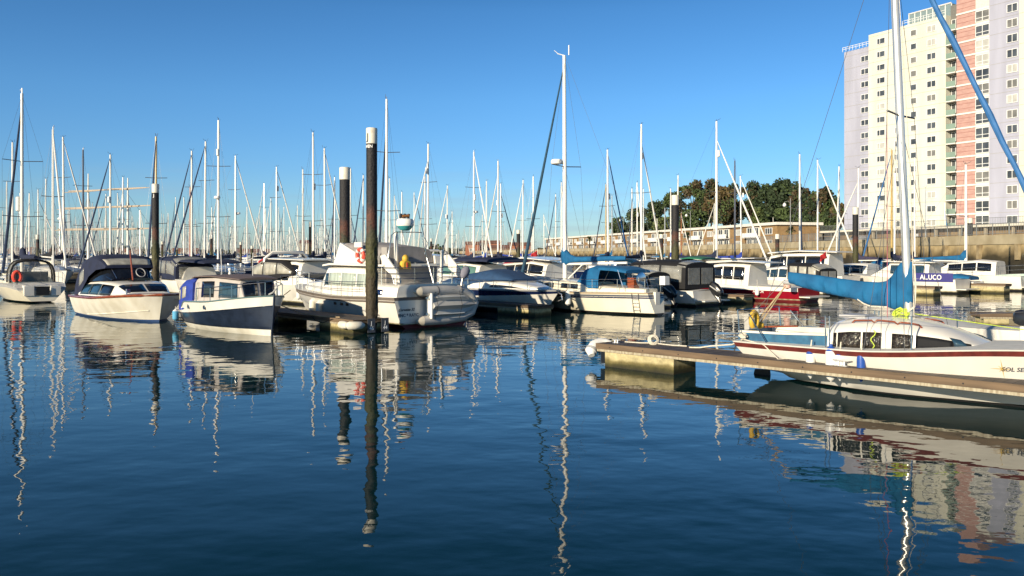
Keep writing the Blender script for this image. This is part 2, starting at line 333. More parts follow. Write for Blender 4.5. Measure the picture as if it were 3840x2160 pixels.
# ---------------------------------------------------------------- hull
def interp(pts, t):
    if t <= pts[0][0]: return pts[0][1]
    for (a, va), (b, vb) in zip(pts, pts[1:]):
        if t <= b:
            k = (t - a) / (b - a); k = k * k * (3 - 2 * k) * .5 + k * .5
            return va + (vb - va) * k
    return pts[-1][1]
class Hull:
    """Bow at x = L, stern at x = 0, waterline z = 0. sheer and keel are lists of (t, z)."""
    def __init__(s, L, B, sheer, tf=.85, rake=.5, srake=0., e0=.22, e1=.75, keel=((0, -.3), (1, -.3)), wide=.42, p=2.2, q=.85):
        s.L, s.B, s.sh, s.tf, s.rake, s.sr, s.e0, s.e1, s.kl, s.wide, s.p, s.q = L, B, sheer, tf, rake, srake, e0, e1, keel, wide, p, q
    def sheer(s, t): return interp(s.sh, t)
    def plan(s, t):
        if t < s.wide: return s.tf + (1 - s.tf) * math.sin(math.pi / 2 * t / s.wide)
        k = min(1, (t - s.wide) / (1 - s.wide)); return max(0, 1 - k ** s.p) ** s.q
    def zeta(s, t, z):
        k = interp(s.kl, t); return min(1, max(0, (z - k) / (s.sheer(t) - k)))
    def pt(s, t, z):
        ze = s.zeta(t, z); e = s.e0 + (s.e1 - s.e0) * t ** 2
        return s.sr * (1 - ze) + t * (s.L - (s.rake + s.sr) * (1 - ze)), s.B / 2 * s.plan(t) * ze ** e
    def half(s, x, z):
        t = min(1, max(0, x / s.L))
        for _ in range(8):
            ze = s.zeta(t, z); t = min(1, max(0, (x - s.sr * (1 - ze)) / (s.L - (s.rake + s.sr) * (1 - ze))))
        return s.pt(t, z)[1]
    def zdeck(s, x): return s.sheer(min(1, max(0, x / s.L)))
    def gun(s, x, side, inset=0., up=0.):
        z = s.zdeck(x); return Vector((x, side * max(0, s.half(x, z) - inset), z + up))
    def build(s, parent, rows, cols, deck=DECK, n=20, lap=0., laprows=(), name='hull', camber=.04):
        """rows: functions of t giving z, lowest first; cols[i] colours the strake between rows i and i+1."""
        mats = [deck]; idx = []
        for c in cols:
            if c not in mats: mats.append(c)
            idx.append(mats.index(c))
        ts = [((i / n) ** .9) for i in range(n + 1)]
        R_ = []; band = []
        for k, rf in enumerate(rows):
            R_.append([(rf(t), 0.) for t in ts]); band.append(idx[min(k, len(idx) - 1)])
            if lap and k in laprows:
                R_[-1] = [(rf(t), 0.) for t in ts]; band[-1] = idx[k - 1]
                R_.append([(rf(t) - .0005, lap) for t in ts]); band.append(idx[min(k, len(idx) - 1)])
        mb = MB(); rows3 = {}
        for side in (-1, 1):
            g = []
            for k, row in enumerate(R_):
                line = []
                for t, (z, off) in zip(ts, row):
                    zz = min(z, s.sheer(t)); x, y = s.pt(t, max(zz, interp(s.kl, t)))
                    off_ = off * (1 - (k / len(R_)) * .0) if y > .02 else 0
                    line.append((x, side * (y + off_), max(zz, interp(s.kl, t))))
                g.append(line)
            rows3[side] = g
            mb.grid(g, mf=lambda i, j: band[i])
        for k in range(len(R_) - 1):       # transom and keel closure
            a, b = rows3[-1][k][0], rows3[-1][k + 1][0]; c, d = rows3[1][k + 1][0], rows3[1][k][0]
            mb.add([a, b, c, d], [(0, 1, 2, 3)], band[k])
        mb.grid([rows3[-1][0], rows3[1][0]], band[0])
        top = [rows3[-1][-1], [(p[0], 0, p[2] + camber * min(1, abs(p[1]))) for p in rows3[1][-1]], rows3[1][-1]]
        mb.grid(top, 0)
        me = mb.build(name, mats, parent, ang=28)
        return me
    def strake(s, parent, zf, r, m, t0=0., t1=1., name='rubbing_strake', n=18, squash=1., out=0.):
        for side in (-1, 1):
            mb = MB(); P = []
            for i in range(n + 1):
                t = t0 + (t1 - t0) * i / n; z = zf(t); x, y = s.pt(t, z); P.append((x, side * (y + out), z))
            mb.tube(P, r, 6); mb.build(name, m, parent)
def fr(h, k): return lambda t: h.sheer(t) * k
def ab(z): return lambda t: z

# ---------------------------------------------------------------- lofted houses, canopies
SEC_BOX = [(1, 0), (.985, .30), (.95, .80), (.90, .92), (.78, 1.0), (.4, 1.035), (0, 1.045)]
SEC_RND = [(1, 0), (1.0, .3), (.97, .55), (.88, .78), (.70, .93), (.4, 1.0), (0, 1.02)]
SEC_CAN = [(1, 0), (.99, .45), (.97, .80), (.88, .94), (.6, 1.01), (.3, 1.04), (0, 1.05)]
SEC_SLOPE = [(1, 0), (.93, .35), (.83, .82), (.78, .93), (.66, 1.0), (.35, 1.03), (0, 1.04)]
class Loft:
    """stations (x, half width, z0, z1), sec as (y, z) fractions from one edge to the middle."""
    def __init__(s, st, sec=SEC_BOX, lean=0.):
        s.st = st; s.sec = sec + [(-y, z) for y, z in reversed(sec[:-1])]; s.lean = lean
    def at(s, x, f):
        st = s.st; f = min(len(s.sec) - 1.0001, max(0, f)); k = int(f); a = f - k
        y = s.sec[k][0] * (1 - a) + s.sec[k + 1][0] * a; z = s.sec[k][1] * (1 - a) + s.sec[k + 1][1] * a
        for p, q in zip(st, st[1:]):
            if x <= q[0] + 1e-6:
                t = (x - p[0]) / max(1e-6, q[0] - p[0]); w = [p[i] * (1 - t) + q[i] * t for i in range(4)]
                return Vector((x + s.lean * z * (w[3] - w[2]), y * w[1], w[2] + (w[3] - w[2]) * z))
        w = st[-1]; return Vector((x, y * w[1], w[2] + (w[3] - w[2]) * z))
    def build(s, name, m, parent, caps=(True, True), ang=30):
        mb = MB(); n = len(s.sec)
        rows = [[s.at(w[0], j) for j in range(n)] for w in s.st]
        mb.grid(rows)
        for c, r in ((caps[0], rows[0]), (caps[1], rows[-1])):
            if c: mb.add(r, [tuple(range(n))])
        return mb.build(name, m, parent, ang=ang)
    def patch(s, name, m, parent, x0, x1, f0, f1, nx=4, nf=3, off=.008, x0b=None, x1b=None):
        """A pane lying on the surface: x0..x1 at f0, x0b..x1b at f1."""
        x0b = x0 if x0b is None else x0b; x1b = x1 if x1b is None else x1b
        mb = MB(); rows = []
        for i in range(nf + 1):
            a = i / nf; f = f0 + (f1 - f0) * a; row = []
            for j in range(nx + 1):
                b = j / nx; x = (x0 + (x0b - x0) * a) * (1 - b) + (x1 + (x1b - x1) * a) * b
                p = s.at(x, f); px_ = s.at(x + .01, f) - s.at(x - .01, f); pf = s.at(x, f + .02) - s.at(x, f - .02)
                nrm = px_.cross(pf); nrm = nrm.normalized() if nrm.length > 1e-9 else Vector((0, 0, 1))
                c = Vector((0, 0, (s.at(x, 0).z + s.at(x, 6).z) / 2)); 
                if nrm.dot(p - Vector((x - .3, 0, c.z))) < 0: nrm = -nrm
                row.append(p + nrm * off)
            rows.append(row)
        mb.grid(rows); o = mb.build(name, m, parent, ang=60)
        so_ = o.modifiers.new('thickness', 'SOLIDIFY'); so_.thickness = .008; so_.offset = 0
        return o
    def both(s, name, m, parent, x0, x1, f0, f1, **k):
        n = len(s.sec) - 1
        s.patch(name, m, parent, x0, x1, f0, f1, **k); s.patch(name, m, parent, x0, x1, n - f0, n - f1, **k)

def rails(parent, H, x0, x1, h=.55, n=6, inset=.08, wires=(1.,), r=.013, close_bow=False, close_stern=False, name='guard_rail', sides=(-1, 1), m=None):
    """Stanchions and wires round the deck edge."""
    m = m or STEEL; mb = MB(); ends = {}
    for s_ in sides:
        P = [H.gun(x0 + (x1 - x0) * i / (n - 1), s_, inset) for i in range(n)]
        for p in P: mb.tube([p, p + Vector((0, 0, h))], r, 5)
        for w in wires: mb.tube([p + Vector((0, 0, h * w)) for p in P], r * .7 if w < 1 else r, 4)
        ends[s_] = (P[0], P[-1])
    if len(sides) == 2:
        for flag, k in ((close_stern, 0), (close_bow, 1)):
            if flag:
                a, b = ends[-1][k], ends[1][k]; e = 0
                if k == 1: e = max(0, H.L + .05 - a.x)
                for w in wires:
                    z = Vector((0, 0, h * w)); mid = (a + b) / 2 + z + Vector((e, 0, .05 if k else 0))
                    mb.tube([a + z, a * .5 + mid * .5 + Vector((e * .28, 0, z.z * .5)) if k else a + z, mid, b * .5 + mid * .5 + Vector((e * .28, 0, z.z * .5)) if k else b + z, b + z], r, 5)
    return mb.build(name, m, parent)
def fender(loc, r=.11, h=.5, top=.4, m=None, cap=None, label='', group=None, rope_to=None, name='fender'):
    o = thing(name, label, 'fender', loc, 0, group); mb = MB()
    mb.lathe([(.01, -.5 * h - .03), (r * .4, -.5 * h), (r * .9, -.42 * h), (r, -.3 * h), (r, .3 * h), (r * .95, .36 * h)], 14); mb.build('body', m or PLASTW, o)
    mc = MB(); mc.lathe([(r * .95, .362 * h), (r * .75, .44 * h), (r * .3, .5 * h), (r * .28, .56 * h)], 14); mc.build('end_cap', cap or PLASTW, o)
    t = MB(); t.tube([(0, 0, .5 * h), rope_to or (0, 0, .5 * h + top)], .012, 5); t.build('lanyard', ROPEW, o)
    return o
def cleat(parent_or_loc, label=None, s=1., rz=0, name='mooring_cleat', m=None, group=None):
    o = thing(name, label, 'cleat', parent_or_loc, rz, group)
    mb = MB(); mb.box((0, 0, .006 * s), (.2 * s, .08 * s, .012 * s))
    for k in (-.045, .045): mb.tube([(k * s, 0, .01), (k * s, 0, .075 * s)], [.022 * s, .016 * s], 8)
    mb.tube([(-.16 * s, 0, .095 * s), (-.08 * s, 0, .085 * s), (.08 * s, 0, .085 * s), (.16 * s, 0, .095 * s)], [.008 * s, .02 * s, .02 * s, .008 * s], 8)
    mb.build('horn', m or ALU, o); return o
def rope(name, label, pts, r=.015, m=None, cat='rope', sag=0., group=None, n=14):
    P = [Vector(p) for p in pts]
    if len(P) == 2:
        a, b = P; P = [a.lerp(b, i / n) - Vector((0, 0, sag * 4 * (i / n) * (1 - i / n))) for i in range(n + 1)]
    mb = MB(); mb.tube(P, r, 6); return tag(mb.build(name, m or ROPEW), label, cat, group)

# ================================================================ SETTING
def water_mat():
    m = bpy.data.materials.new('harbour_water'); m.use_nodes = True; t = m.node_tree; N = t.nodes; Lk = t.links; b = N['Principled BSDF']
    b.inputs['Base Color'].default_value = (.003, .021, .023, 1); b.inputs['Roughness'].default_value = .015; b.inputs['IOR'].default_value = 1.34
    tc = N.new('ShaderNodeTexCoord'); total = None
    for sc, amp, det, st, rot in ((.10, .055, 1, (1, .7, 1), 20), (.45, .022, 2, (1, 1.3, 1), -25), (1.4, .0085, 2, (1, 1.3, 1), 15), (5.0, .0010, 2, (1, 1.3, 1), 0)):
        mp = N.new('ShaderNodeMapping'); mp.inputs['Scale'].default_value = st; mp.inputs['Rotation'].default_value = (0, 0, R(rot)); Lk.new(tc.outputs['Object'], mp.inputs[0])
        n = N.new('ShaderNodeTexNoise'); n.inputs['Scale'].default_value = sc; n.inputs['Detail'].default_value = det; n.inputs['Roughness'].default_value = .45; Lk.new(mp.outputs[0], n.inputs['Vector'])
        a = N.new('ShaderNodeMath'); a.operation = 'MULTIPLY'; a.inputs[1].default_value = amp; Lk.new(n.outputs['Fac'], a.inputs[0])
        if total is None: total = a.outputs[0]
        else:
            s = N.new('ShaderNodeMath'); s.operation = 'ADD'; Lk.new(total, s.inputs[0]); Lk.new(a.outputs[0], s.inputs[1]); total = s.outputs[0]
    # cat's paws: the ripples swell and die over a few metres
    n = N.new('ShaderNodeTexNoise'); n.inputs['Scale'].default_value = .13; n.inputs['Detail'].default_value = 3; Lk.new(tc.outputs['Object'], n.inputs['Vector'])
    mr = N.new('ShaderNodeMapRange'); mr.inputs[1].default_value = .35; mr.inputs[2].default_value = .65; mr.inputs[3].default_value = .55; mr.inputs[4].default_value = 1.35; Lk.new(n.outputs['Fac'], mr.inputs[0])
    bp = N.new('ShaderNodeBump'); bp.inputs['Distance'].default_value = 1; Lk.new(mr.outputs[0], bp.inputs['Distance']); bp.inputs['Strength'].default_value = 1
    Lk.new(total, bp.inputs['Height']); Lk.new(bp.outputs[0], b.inputs['Normal'])
    return m
w = MB(); w.grid([[(x, y, 0) for x in (-2500, -300, 0, 300, 2500)] for y in (-300, 0, 100, 600, 4000)])
tag(w.build('water', water_mat(), smooth=False), kind='structure')

# land behind the quay, one sheet
QL = [(60, 20), (48, 58), (44.8, 73), (41.5, 112), (39.5, 142), (24, 240), (4, 335), (-30, 470)]   # quay line in plan
QT = 4.3
LANDM = mat('quay_paving', (.30, .27, .21), .95, var=.3, scale=.4)
g = MB(); P = [(x + .35, y + .1, QT - .05) for x, y in QL]; far = [(1800, 20), (1800, 60), (1800, 80), (1800, 120), (1800, 160), (1800, 700), (1800, 1400), (1800, 2600)]
g.grid([P, [(a, b, QT - .05) for a, b in far]])
tag(g.build('quayside_ground', LANDM, smooth=False), kind='structure')
g = MB(); sh = [(-2400, 820), (-900, 720), (-420, 700), (-160, 640), (-30, 472)]
g.grid([[(x, y, 1.2) for x, y in sh], [(x * 1.6, y + 1500, 2.2) for x, y in sh]]); g.grid([[(x, y, -1) for x, y in sh], [(x, y, 1.2) for x, y in sh]])
tag(g.build('far_shore', mat('shore_earth', (.10, .09, .05), .95, var=.4, scale=.05), smooth=False), kind='structure')

# quay wall: battered face, string course, pilasters, parapet
def quay():
    root = thing('quay_wall', 'long concrete quay wall with pilasters and a dark weedy foot on the right bank', 'wall')
    f = MB(); c = MB(); p = MB()
    for (x0, y0), (x1, y1) in zip(QL, QL[1:]):
        a = Vector((x0, y0, 0)); b = Vector((x1, y1, 0)); d = (b - a).normalized(); n = Vector((-d.y, d.x, 0)); L = (b - a).length
        if n.x > 0: n = -n
        k = max(1, int(L / 1.5))
        f.grid([[a.lerp(b, i / k) + n * (.35 * (1 - zz / 3.6)) + Vector((0, 0, zz)) for i in range(k + 1)] for zz in (-.6, .6, 1.8, 3.2, 3.6)])
        q = [a + n * .12, b + n * .12, b - n * .5, a - n * .5]
        c.add([v + Vector((0, 0, 3.42)) for v in q] + [v + Vector((0, 0, 4.3)) for v in q], [(0, 1, 2, 3), (4, 5, 6, 7), (0, 1, 5, 4), (1, 2, 6, 5), (2, 3, 7, 6), (3, 0, 4, 7)])
        for i in range(int(L / 5.3) + 1):
            o = a + d * (i * 5.3 + .5)
            if i * 5.3 + .5 < L - .4: p.box(o + n * .17 + Vector((0, 0, 2.72)), (.45, .42, 1.38), rz=math.atan2(d.y, d.x))
    f.build('wall_face', QUAYM, root, smooth=False); c.build('parapet', QUAYTOP, root, smooth=False)
    p.build('pilaster', mat('quay_pilaster', (.33, .26, .15), .9, col2=(.17, .125, .065), scale=1.3), root, smooth=False)['kind'] = 'stuff'
    return root
quay()
def railing():
    root = thing('quay_railing', 'grey metal railing with close uprights along the top of the quay wall', 'railing')
    r = MB(); b = MB(); m = mat('railing_grey', (.22, .23, .23), .5)
    k = 0
    for (x0, y0), (x1, y1) in zip(QL[1:], QL[2:]):
        a = Vector((x0, y0, QT)); c = Vector((x1, y1, QT)); d = c - a; L = d.length; d.normalize()
        if y0 > 300: break
        off = Vector((.25, 0, 0)); a = a + off; c = c + off
        for z in (.12, 1.05): r.tube([a + Vector((0, 0, z)), c + Vector((0, 0, z))], .03, 4)
        n = int(L / 2.2)
        for i in range(n + 1):
            if k < 100: pm = MB(); pm.box(a + d * (L * i / n) + Vector((0, 0, .55)), (.07, .07, 1.1)); pm.build('post', m, root, smooth=False)
            k += 1
        if y0 < 140:
            for i in range(int(L / .22)): b.box(a + d * (i * .22) + Vector((0, 0, .58)), (.025, .025, .92))
    r.build('rail', m, root); b.build('uprights', m, root, smooth=False)['kind'] = 'stuff'
railing()

# ---------------------------------------------------------------- windows (frame as part, panes as sub-part)
WF = mat('upvc_frame', (.80, .80, .78), .4); WG = mat('window_glass', (.09, .10, .11), .1, var=.6, scale=.35, spec=.6)
WG2 = mat('window_blind', (.20, .20, .19), .35, var=.4, scale=.5)
WC = mat('window_curtained', (.45, .45, .42), .5, var=.25, scale=.7)
def window(parent, c, d, nrm, w, h, split=(.5,), low=0., glass=None, name='window', fw=.09, stuff=None):
    """c centre on the wall, d along it, nrm out of it."""
    fm = MB(); gm = MB(); z = Vector((0, 0, 1))
    def bar(u0, u1, v0, v1, mb, o0, o1):
        P = [c + d * u + z * v + nrm * o for o in (o0, o1) for u, v in ((u0, v0), (u1, v0), (u1, v1), (u0, v1))]
        mb.add(P, [(0, 1, 2, 3), (4, 7, 6, 5), (0, 4, 5, 1), (1, 5, 6, 2), (2, 6, 7, 3), (3, 7, 4, 0)])
    W_, H_ = w / 2, h / 2
    bar(-W_, W_, H_ - fw, H_, fm, -.02, .07); bar(-W_, W_, -H_, -H_ + fw, fm, -.02, .10)
    bar(-W_, -W_ + fw, -H_ + fw, H_ - fw, fm, -.02, .07); bar(W_ - fw, W_, -H_ + fw, H_ - fw, fm, -.02, .07)
    for s_ in split: bar(-W_ + w * s_ - fw / 2, -W_ + w * s_ + fw / 2, -H_ + fw, H_ - fw, fm, -.02, .068)
    if low: bar(-W_ + fw, W_ - fw, -H_ + h * low - fw / 2, -H_ + h * low + fw / 2, fm, -.02, .066)
    bar(-W_ + fw, W_ - fw, -H_ + fw, H_ - fw, gm, -.05, .03)
    if stuff is not None: stuff[0].append(fm); stuff[1].append(gm); return
    o = fm.build(name, WF, parent, smooth=False); gm.build('pane', glass or WG, o, smooth=False)

# ---------------------------------------------------------------- tower block
TO = Vector((83.8, 159.)); TD = Vector((-.5, .866)).normalized(); TN = Vector((-TD.y, TD.x))
if TN.x > 0: TN = -TN
def tower():
    root = thing('tower_block', 'tall apartment tower in cream, lilac and pink with white window frames at right edge', 'apartment tower')
    def P(s, o, z): q = TO + TD * s + TN * o; return Vector((q.x, q.y, z))
    def sx(px): return along(TO, TD, px)
    lil = mat('render_lilac', (.37, .38, .47), .9, var=.16, scale=.5, stretch=(1, 1, .12)); crm = mat('render_cream', (.65, .635, .53), .9, var=.15, scale=.5, stretch=(1, 1, .12))
    pnk = mat('panel_pink', (.45, .28, .245), .9, col2=(.38, .225, .20), scale=1.2, stretch=(1, 1, 2)); wht = mat('band_white', (.74, .70, .64), .8)
    top = 61.
    def block(name, px0, px1, z1, m, out, depth=16., z0=QT):
        s0, s1 = sx(px0), sx(px1); mb = MB()
        q = [P(s0, out, z0), P(s1, out, z0), P(s1, -depth, z0), P(s0, -depth, z0)]
        mb.add(q + [Vector((v.x, v.y, z1)) for v in q], [(0, 1, 2, 3), (4, 5, 6, 7), (0, 1, 5, 4), (1, 2, 6, 5), (2, 3, 7, 6), (3, 0, 4, 7)])
        return mb.build(name, m, root, smooth=False)
    block('lilac_wing', 3160, 3258, 46.2, lil, -.5)
    block('cream_wing', 3258, 3547, 48.4, crm, .05)
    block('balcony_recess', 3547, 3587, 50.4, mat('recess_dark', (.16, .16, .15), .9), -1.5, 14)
    block('pink_wing', 3587, 3660, 55.5, pnk, 0)
    block('window_bay', 3660, 3713, 51.2, mat('bay_panel', (.60, .58, .52), .8), .12, 15)
    block('lilac_wing', 3713, 3828, 49.2, lil, .3)
    block('cream_wing', 3828, 4010, 49.4, crm, .5)
    block('roof_block', 3560, 3990, 51.5, pnk, -6, 15, 48)
    zs = [8.7 + 2.7 * k for k in range(15)]
    for k, z in enumerate(zs):                                     # floor bands over the pink part
        if z + 1.35 < 54:
            mb = MB(); a, b = sx(3587) , sx(3713)
            q = [P(a, .16, 0), P(b, .16, 0), P(b, -.2, 0), P(a, -.2, 0)]
            mb.add([v + Vector((0, 0, z + 1.2)) for v in q] + [v + Vector((0, 0, z + 1.5)) for v in q], [(0, 1, 2, 3), (4, 5, 6, 7), (0, 1, 5, 4), (1, 2, 6, 5), (2, 3, 7, 6), (3, 0, 4, 7)])
            mb.build('floor_band', wht, root, smooth=False)
    gm = MB(); dk = mat('groove_dark', (.30, .12, .10), .9)
    for k in range(60):
        z = 6.5 + k * .9
        if z < 55:
            a, b = sx(3588), sx(3659); q = [P(a, .004, 0), P(b, .004, 0), P(b, .02, 0), P(a, .02, 0)]
            gm.add([v + Vector((0, 0, z)) for v in q] + [v + Vector((0, 0, z + .07)) for v in q], [(0, 1, 2, 3), (4, 5, 6, 7), (0, 1, 5, 4), (1, 2, 6, 5), (2, 3, 7, 6), (3, 0, 4, 7)])
    gm.build('panel_grooves', dk, root, smooth=False)
    jm = MB()                                                     # panel joints at each floor and between wings
    for px0, px1, o in ((3161, 3257, -.5), (3259, 3546, .05), (3714, 3827, .3), (3829, 3990, .5)):
        for z in zs:
            a, b = sx(px0), sx(px1); q = [P(a, o + .004, 0), P(b, o + .004, 0), P(b, o + .015, 0), P(a, o + .015, 0)]
            if z + 1.4 < 45.5 or px0 > 3200: jm.add([v + Vector((0, 0, z + 1.32)) for v in q] + [v + Vector((0, 0, z + 1.38)) for v in q], [(0, 1, 2, 3), (4, 5, 6, 7), (0, 1, 5, 4), (1, 2, 6, 5), (2, 3, 7, 6), (3, 0, 4, 7)])
    jm.build('panel_joints', mat('joint_grey', (.30, .29, .26), .9), root, smooth=False)['kind'] = 'stuff'
    # balconies: slab, green glass front, door
    for k, z in enumerate(zs[:15]):
        a, b = sx(3549), sx(3585); mb = MB()
        q = [P(a, .25, 0), P(b, .25, 0), P(b, -1.45, 0), P(a, -1.45, 0)]
        mb.add([v + Vector((0, 0, z - 1.42)) for v in q] + [v + Vector((0, 0, z - 1.22)) for v in q], [(0, 1, 2, 3), (4, 5, 6, 7), (0, 1, 5, 4), (1, 2, 6, 5), (2, 3, 7, 6), (3, 0, 4, 7)])
        bl = mb.build('balcony', wht, root, smooth=False); g2 = MB(); q = [P(a, .22, 0), P(b, .22, 0), P(b, .17, 0), P(a, .17, 0)]
        g2.add([v + Vector((0, 0, z - 1.22)) for v in q] + [v + Vector((0, 0, z - .2)) for v in q], [(0, 1, 2, 3), (4, 5, 6, 7), (0, 1, 5, 4), (1, 2, 6, 5), (2, 3, 7, 6), (3, 0, 4, 7)])
        g2.build('glass_front', mat('balcony_glass', (.22, .30, .24), .15, var=.2, scale=.4), bl, smooth=False)
        window(bl, P((a + b) / 2, -1.48, z + .1), -TD.to_3d(), TN.to_3d(), 1.7, 2.0, glass=WG)
    cols = [(3770 + 30, 1.9, 1.5, (.5,), .3, (.32,)), (3686, 2.6, 2.0, .0, .5, .35), (3494, 1.9, 1.3, .02, .08, 0), (3427, 1.3, 1.25, .02, .08, 0), (3367, 1.2, 1.25, .02, .08, 0), (3305, 1.9, 1.25, .02, .08, 0), (3238, 1.9, 1.25, 0, -.46, 0), (3893, 1.9, 1.4, .02, .53, 0)]
    n = 0; st = ([], []); rnd = random.Random(3)
    for px, w, h, off, out, low in cols:
        wing = {3800: .33, 3686: .14, 3238: -.47, 3893: .53}.get(px, .08)
        for z in zs:
            if px == 3238 and z > 44: continue
            sp = (.5,) if px in (3800, 3494, 3238, 3893) else ((.5,) if px == 3686 else (() if px == 3427 else (.35,) if px == 3305 else (.3,)))
            gl = rnd.choice((WC, WG, WG, WG, WG2))
            window(root, P(sx(px), wing, z), -TD.to_3d(), TN.to_3d(), w, h, sp, low=.35 if px == 3686 else 0, glass=gl, stuff=st if n >= 85 else None)
            n += 1
    if st[0]:
        a, b = MB(), MB()
        for q in st[0]: a.add(q.v, q.f)
        for q in st[1]: b.add(q.v, q.f)
        a.build('window', WF, root, smooth=False)['kind'] = 'stuff'; b.build('pane', WG, root, smooth=False)['kind'] = 'stuff'
    # roof terrace rail and glass screen
    for px0, px1, z, h in ((3160, 3262, 46.2, .9), (3385, 3545, 48.4, 1.0)):
        rm = MB(); a, b = sx(px0), sx(px1)
        for hh in (h, h * .55): rm.tube([P(a, .02, z + hh), P(b, .02, z + hh)], .05, 5)
        for i in range(9): s_ = a + (b - a) * i / 8; rm.tube([P(s_, .02, z), P(s_, .02, z + h)], .04, 5)
        rm.build('roof_rail', WF, root)
    gs = MB(); a, b = sx(3385), sx(3545); q = [P(a, -2, 0), P(b, -2, 0), P(b, -5.5, 0), P(a, -5.5, 0)]
    gs.add([v + Vector((0, 0, 48.4)) for v in q] + [v + Vector((0, 0, 51.0)) for v in q], [(0, 1, 2, 3), (4, 5, 6, 7), (0, 1, 5, 4), (1, 2, 6, 5), (2, 3, 7, 6), (3, 0, 4, 7)])
    pg = gs.build('rooftop_glasshouse', mat('sky_glass', (.20, .26, .26), .08, spec=.8), root, smooth=False)
    fm = MB()
    for i in range(8): s_ = a + (b - a) * i / 7; fm.box(P(s_, -1.98, 49.7), (.12, .12, 2.6))
    fm.tube([P(a, -1.9, 51.1), P(b, -1.9, 51.1)], .14, 4); fm.build('glazing_frame', WF, pg, smooth=False)
tower()

# ---------------------------------------------------------------- podium in front of the tower
def podium():
    root = thing('podium_terrace', 'low brown brick terrace with white slab edge at the foot of the tower', 'terrace')
    A = Vector((63.6, 174.)); B = Vector((81., 119.)); d = (B - A).normalized(); n = Vector((-d.y, d.x)); n = n if n.x < 0 else -n; L = (B - A).length
    def P(s, o, z): q = A + d * s + n * o; return Vector((q.x, q.y, z))
    def bx(mb, s0, s1, o0, o1, z0, z1):
        mb.add([P(s, o, z) for z in (z0, z1) for s, o in ((s0, o0), (s1, o0), (s1, o1), (s0, o1))], [(0, 3, 2, 1), (4, 5, 6, 7), (0, 1, 5, 4), (1, 2, 6, 5), (2, 3, 7, 6), (3, 0, 4, 7)])
    mb = MB(); bx(mb, -.5, L, .1, -14, 6.95, 7.3); mb.build('deck_slab', mat('slab_white', (.68, .64, .54), .8, var=.15, scale=.5), root, smooth=False)
    br = mat('brown_brick', (.20, .13, .075), .9, col2=(.13, .085, .05), scale=2)
    mb = MB(); bx(mb, 0, L, -1.6, -13.5, QT - .05, 6.946); mb.build('back_wall', br, root, smooth=False)
    pl = mat('garage_panel', (.27, .19, .10), .8, var=.3, scale=1)
    for i in range(11):
        mb = MB(); bx(mb, 1.5 + i * 5.1, 4.3 + i * 5.1, -1.57, -1.5, QT, 6.3); mb.build('garage_door', pl, root, smooth=False)
        mb = MB(); bx(mb, .2 + i * 5.1, .55 + i * 5.1, -.4, -.8, QT, 6.946); mb.build('column', mat('column_concrete', (.35, .3, .22), .9), root, smooth=False)
    r = MB(); m = MATS['railing_grey']
    for z in (7.42, 8.35): r.tube([P(-.4, -.1, z), P(L, -.1, z)], .03, 4)
    r.build('rail', m, root); b = MB()
    for i in range(int(L / .3)): b.box(P(i * .3, -.1, 7.85), (.03, .03, 1.1))
    b.build('uprights', m, root, smooth=False)['kind'] = 'stuff'
    for k, (s_, w_) in enumerate(((12, 1.9), (27, 1.6))):
        f = MB(); f.box(P(s_, -.3, 5.9), (.06, .8, .55)); tag(f.build('notice_board', LETW), ('small white notice on the railing left of the big blue sail cover', 'white notice plate on the quay fence near the right edge')[k], 'sign')
podium()

# parked car behind the fence: real car shape
def car(loc, rz, m, label):
    root = thing('parked_car', label, 'car', loc, rz)
    prof = [(-2.1, .25), (-2.15, .75), (-1.7, .88), (-1.2, 1.38), (.5, 1.42), (1.15, .92), (1.95, .82), (2.1, .55), (2.1, .25)]
    mb = MB(); mb.prism(prof, lambda a, b, d: Vector((a, d * (1 if b < .95 else .86), b)), -.85, .85); mb.build('body', m, root)
    for s_ in (-1, 1):
        g = MB(); g.prism([(-1.55, .93), (-1.12, 1.31), (.45, 1.34), (.95, .95)], lambda a, b, d: Vector((a, s_ * d, b)), .80, .858); g.build('side_window', GLASS, root)
        for x in (-1.3, 1.3):
            w_ = MB(); w_.lathe([(.1, -.1), (.31, -.1), (.32, 0), (.31, .1), (.1, .1)], 14, (x, s_ * .8, .32), M=Matrix.Rotation(R(90), 3, 'X')); w_.build('wheel', BLACKP, root)
car((58.5, 141, QT), R(100), mat('car_silver', (.45, .46, .48), .25, metal=.5), 'silver car parked behind the quay fence below the tower')
car((57.0, 152, QT), R(100), mat('car_dark', (.03, .03, .04), .2, coat=.5), 'dark car parked behind the quay fence, left of the silver car')

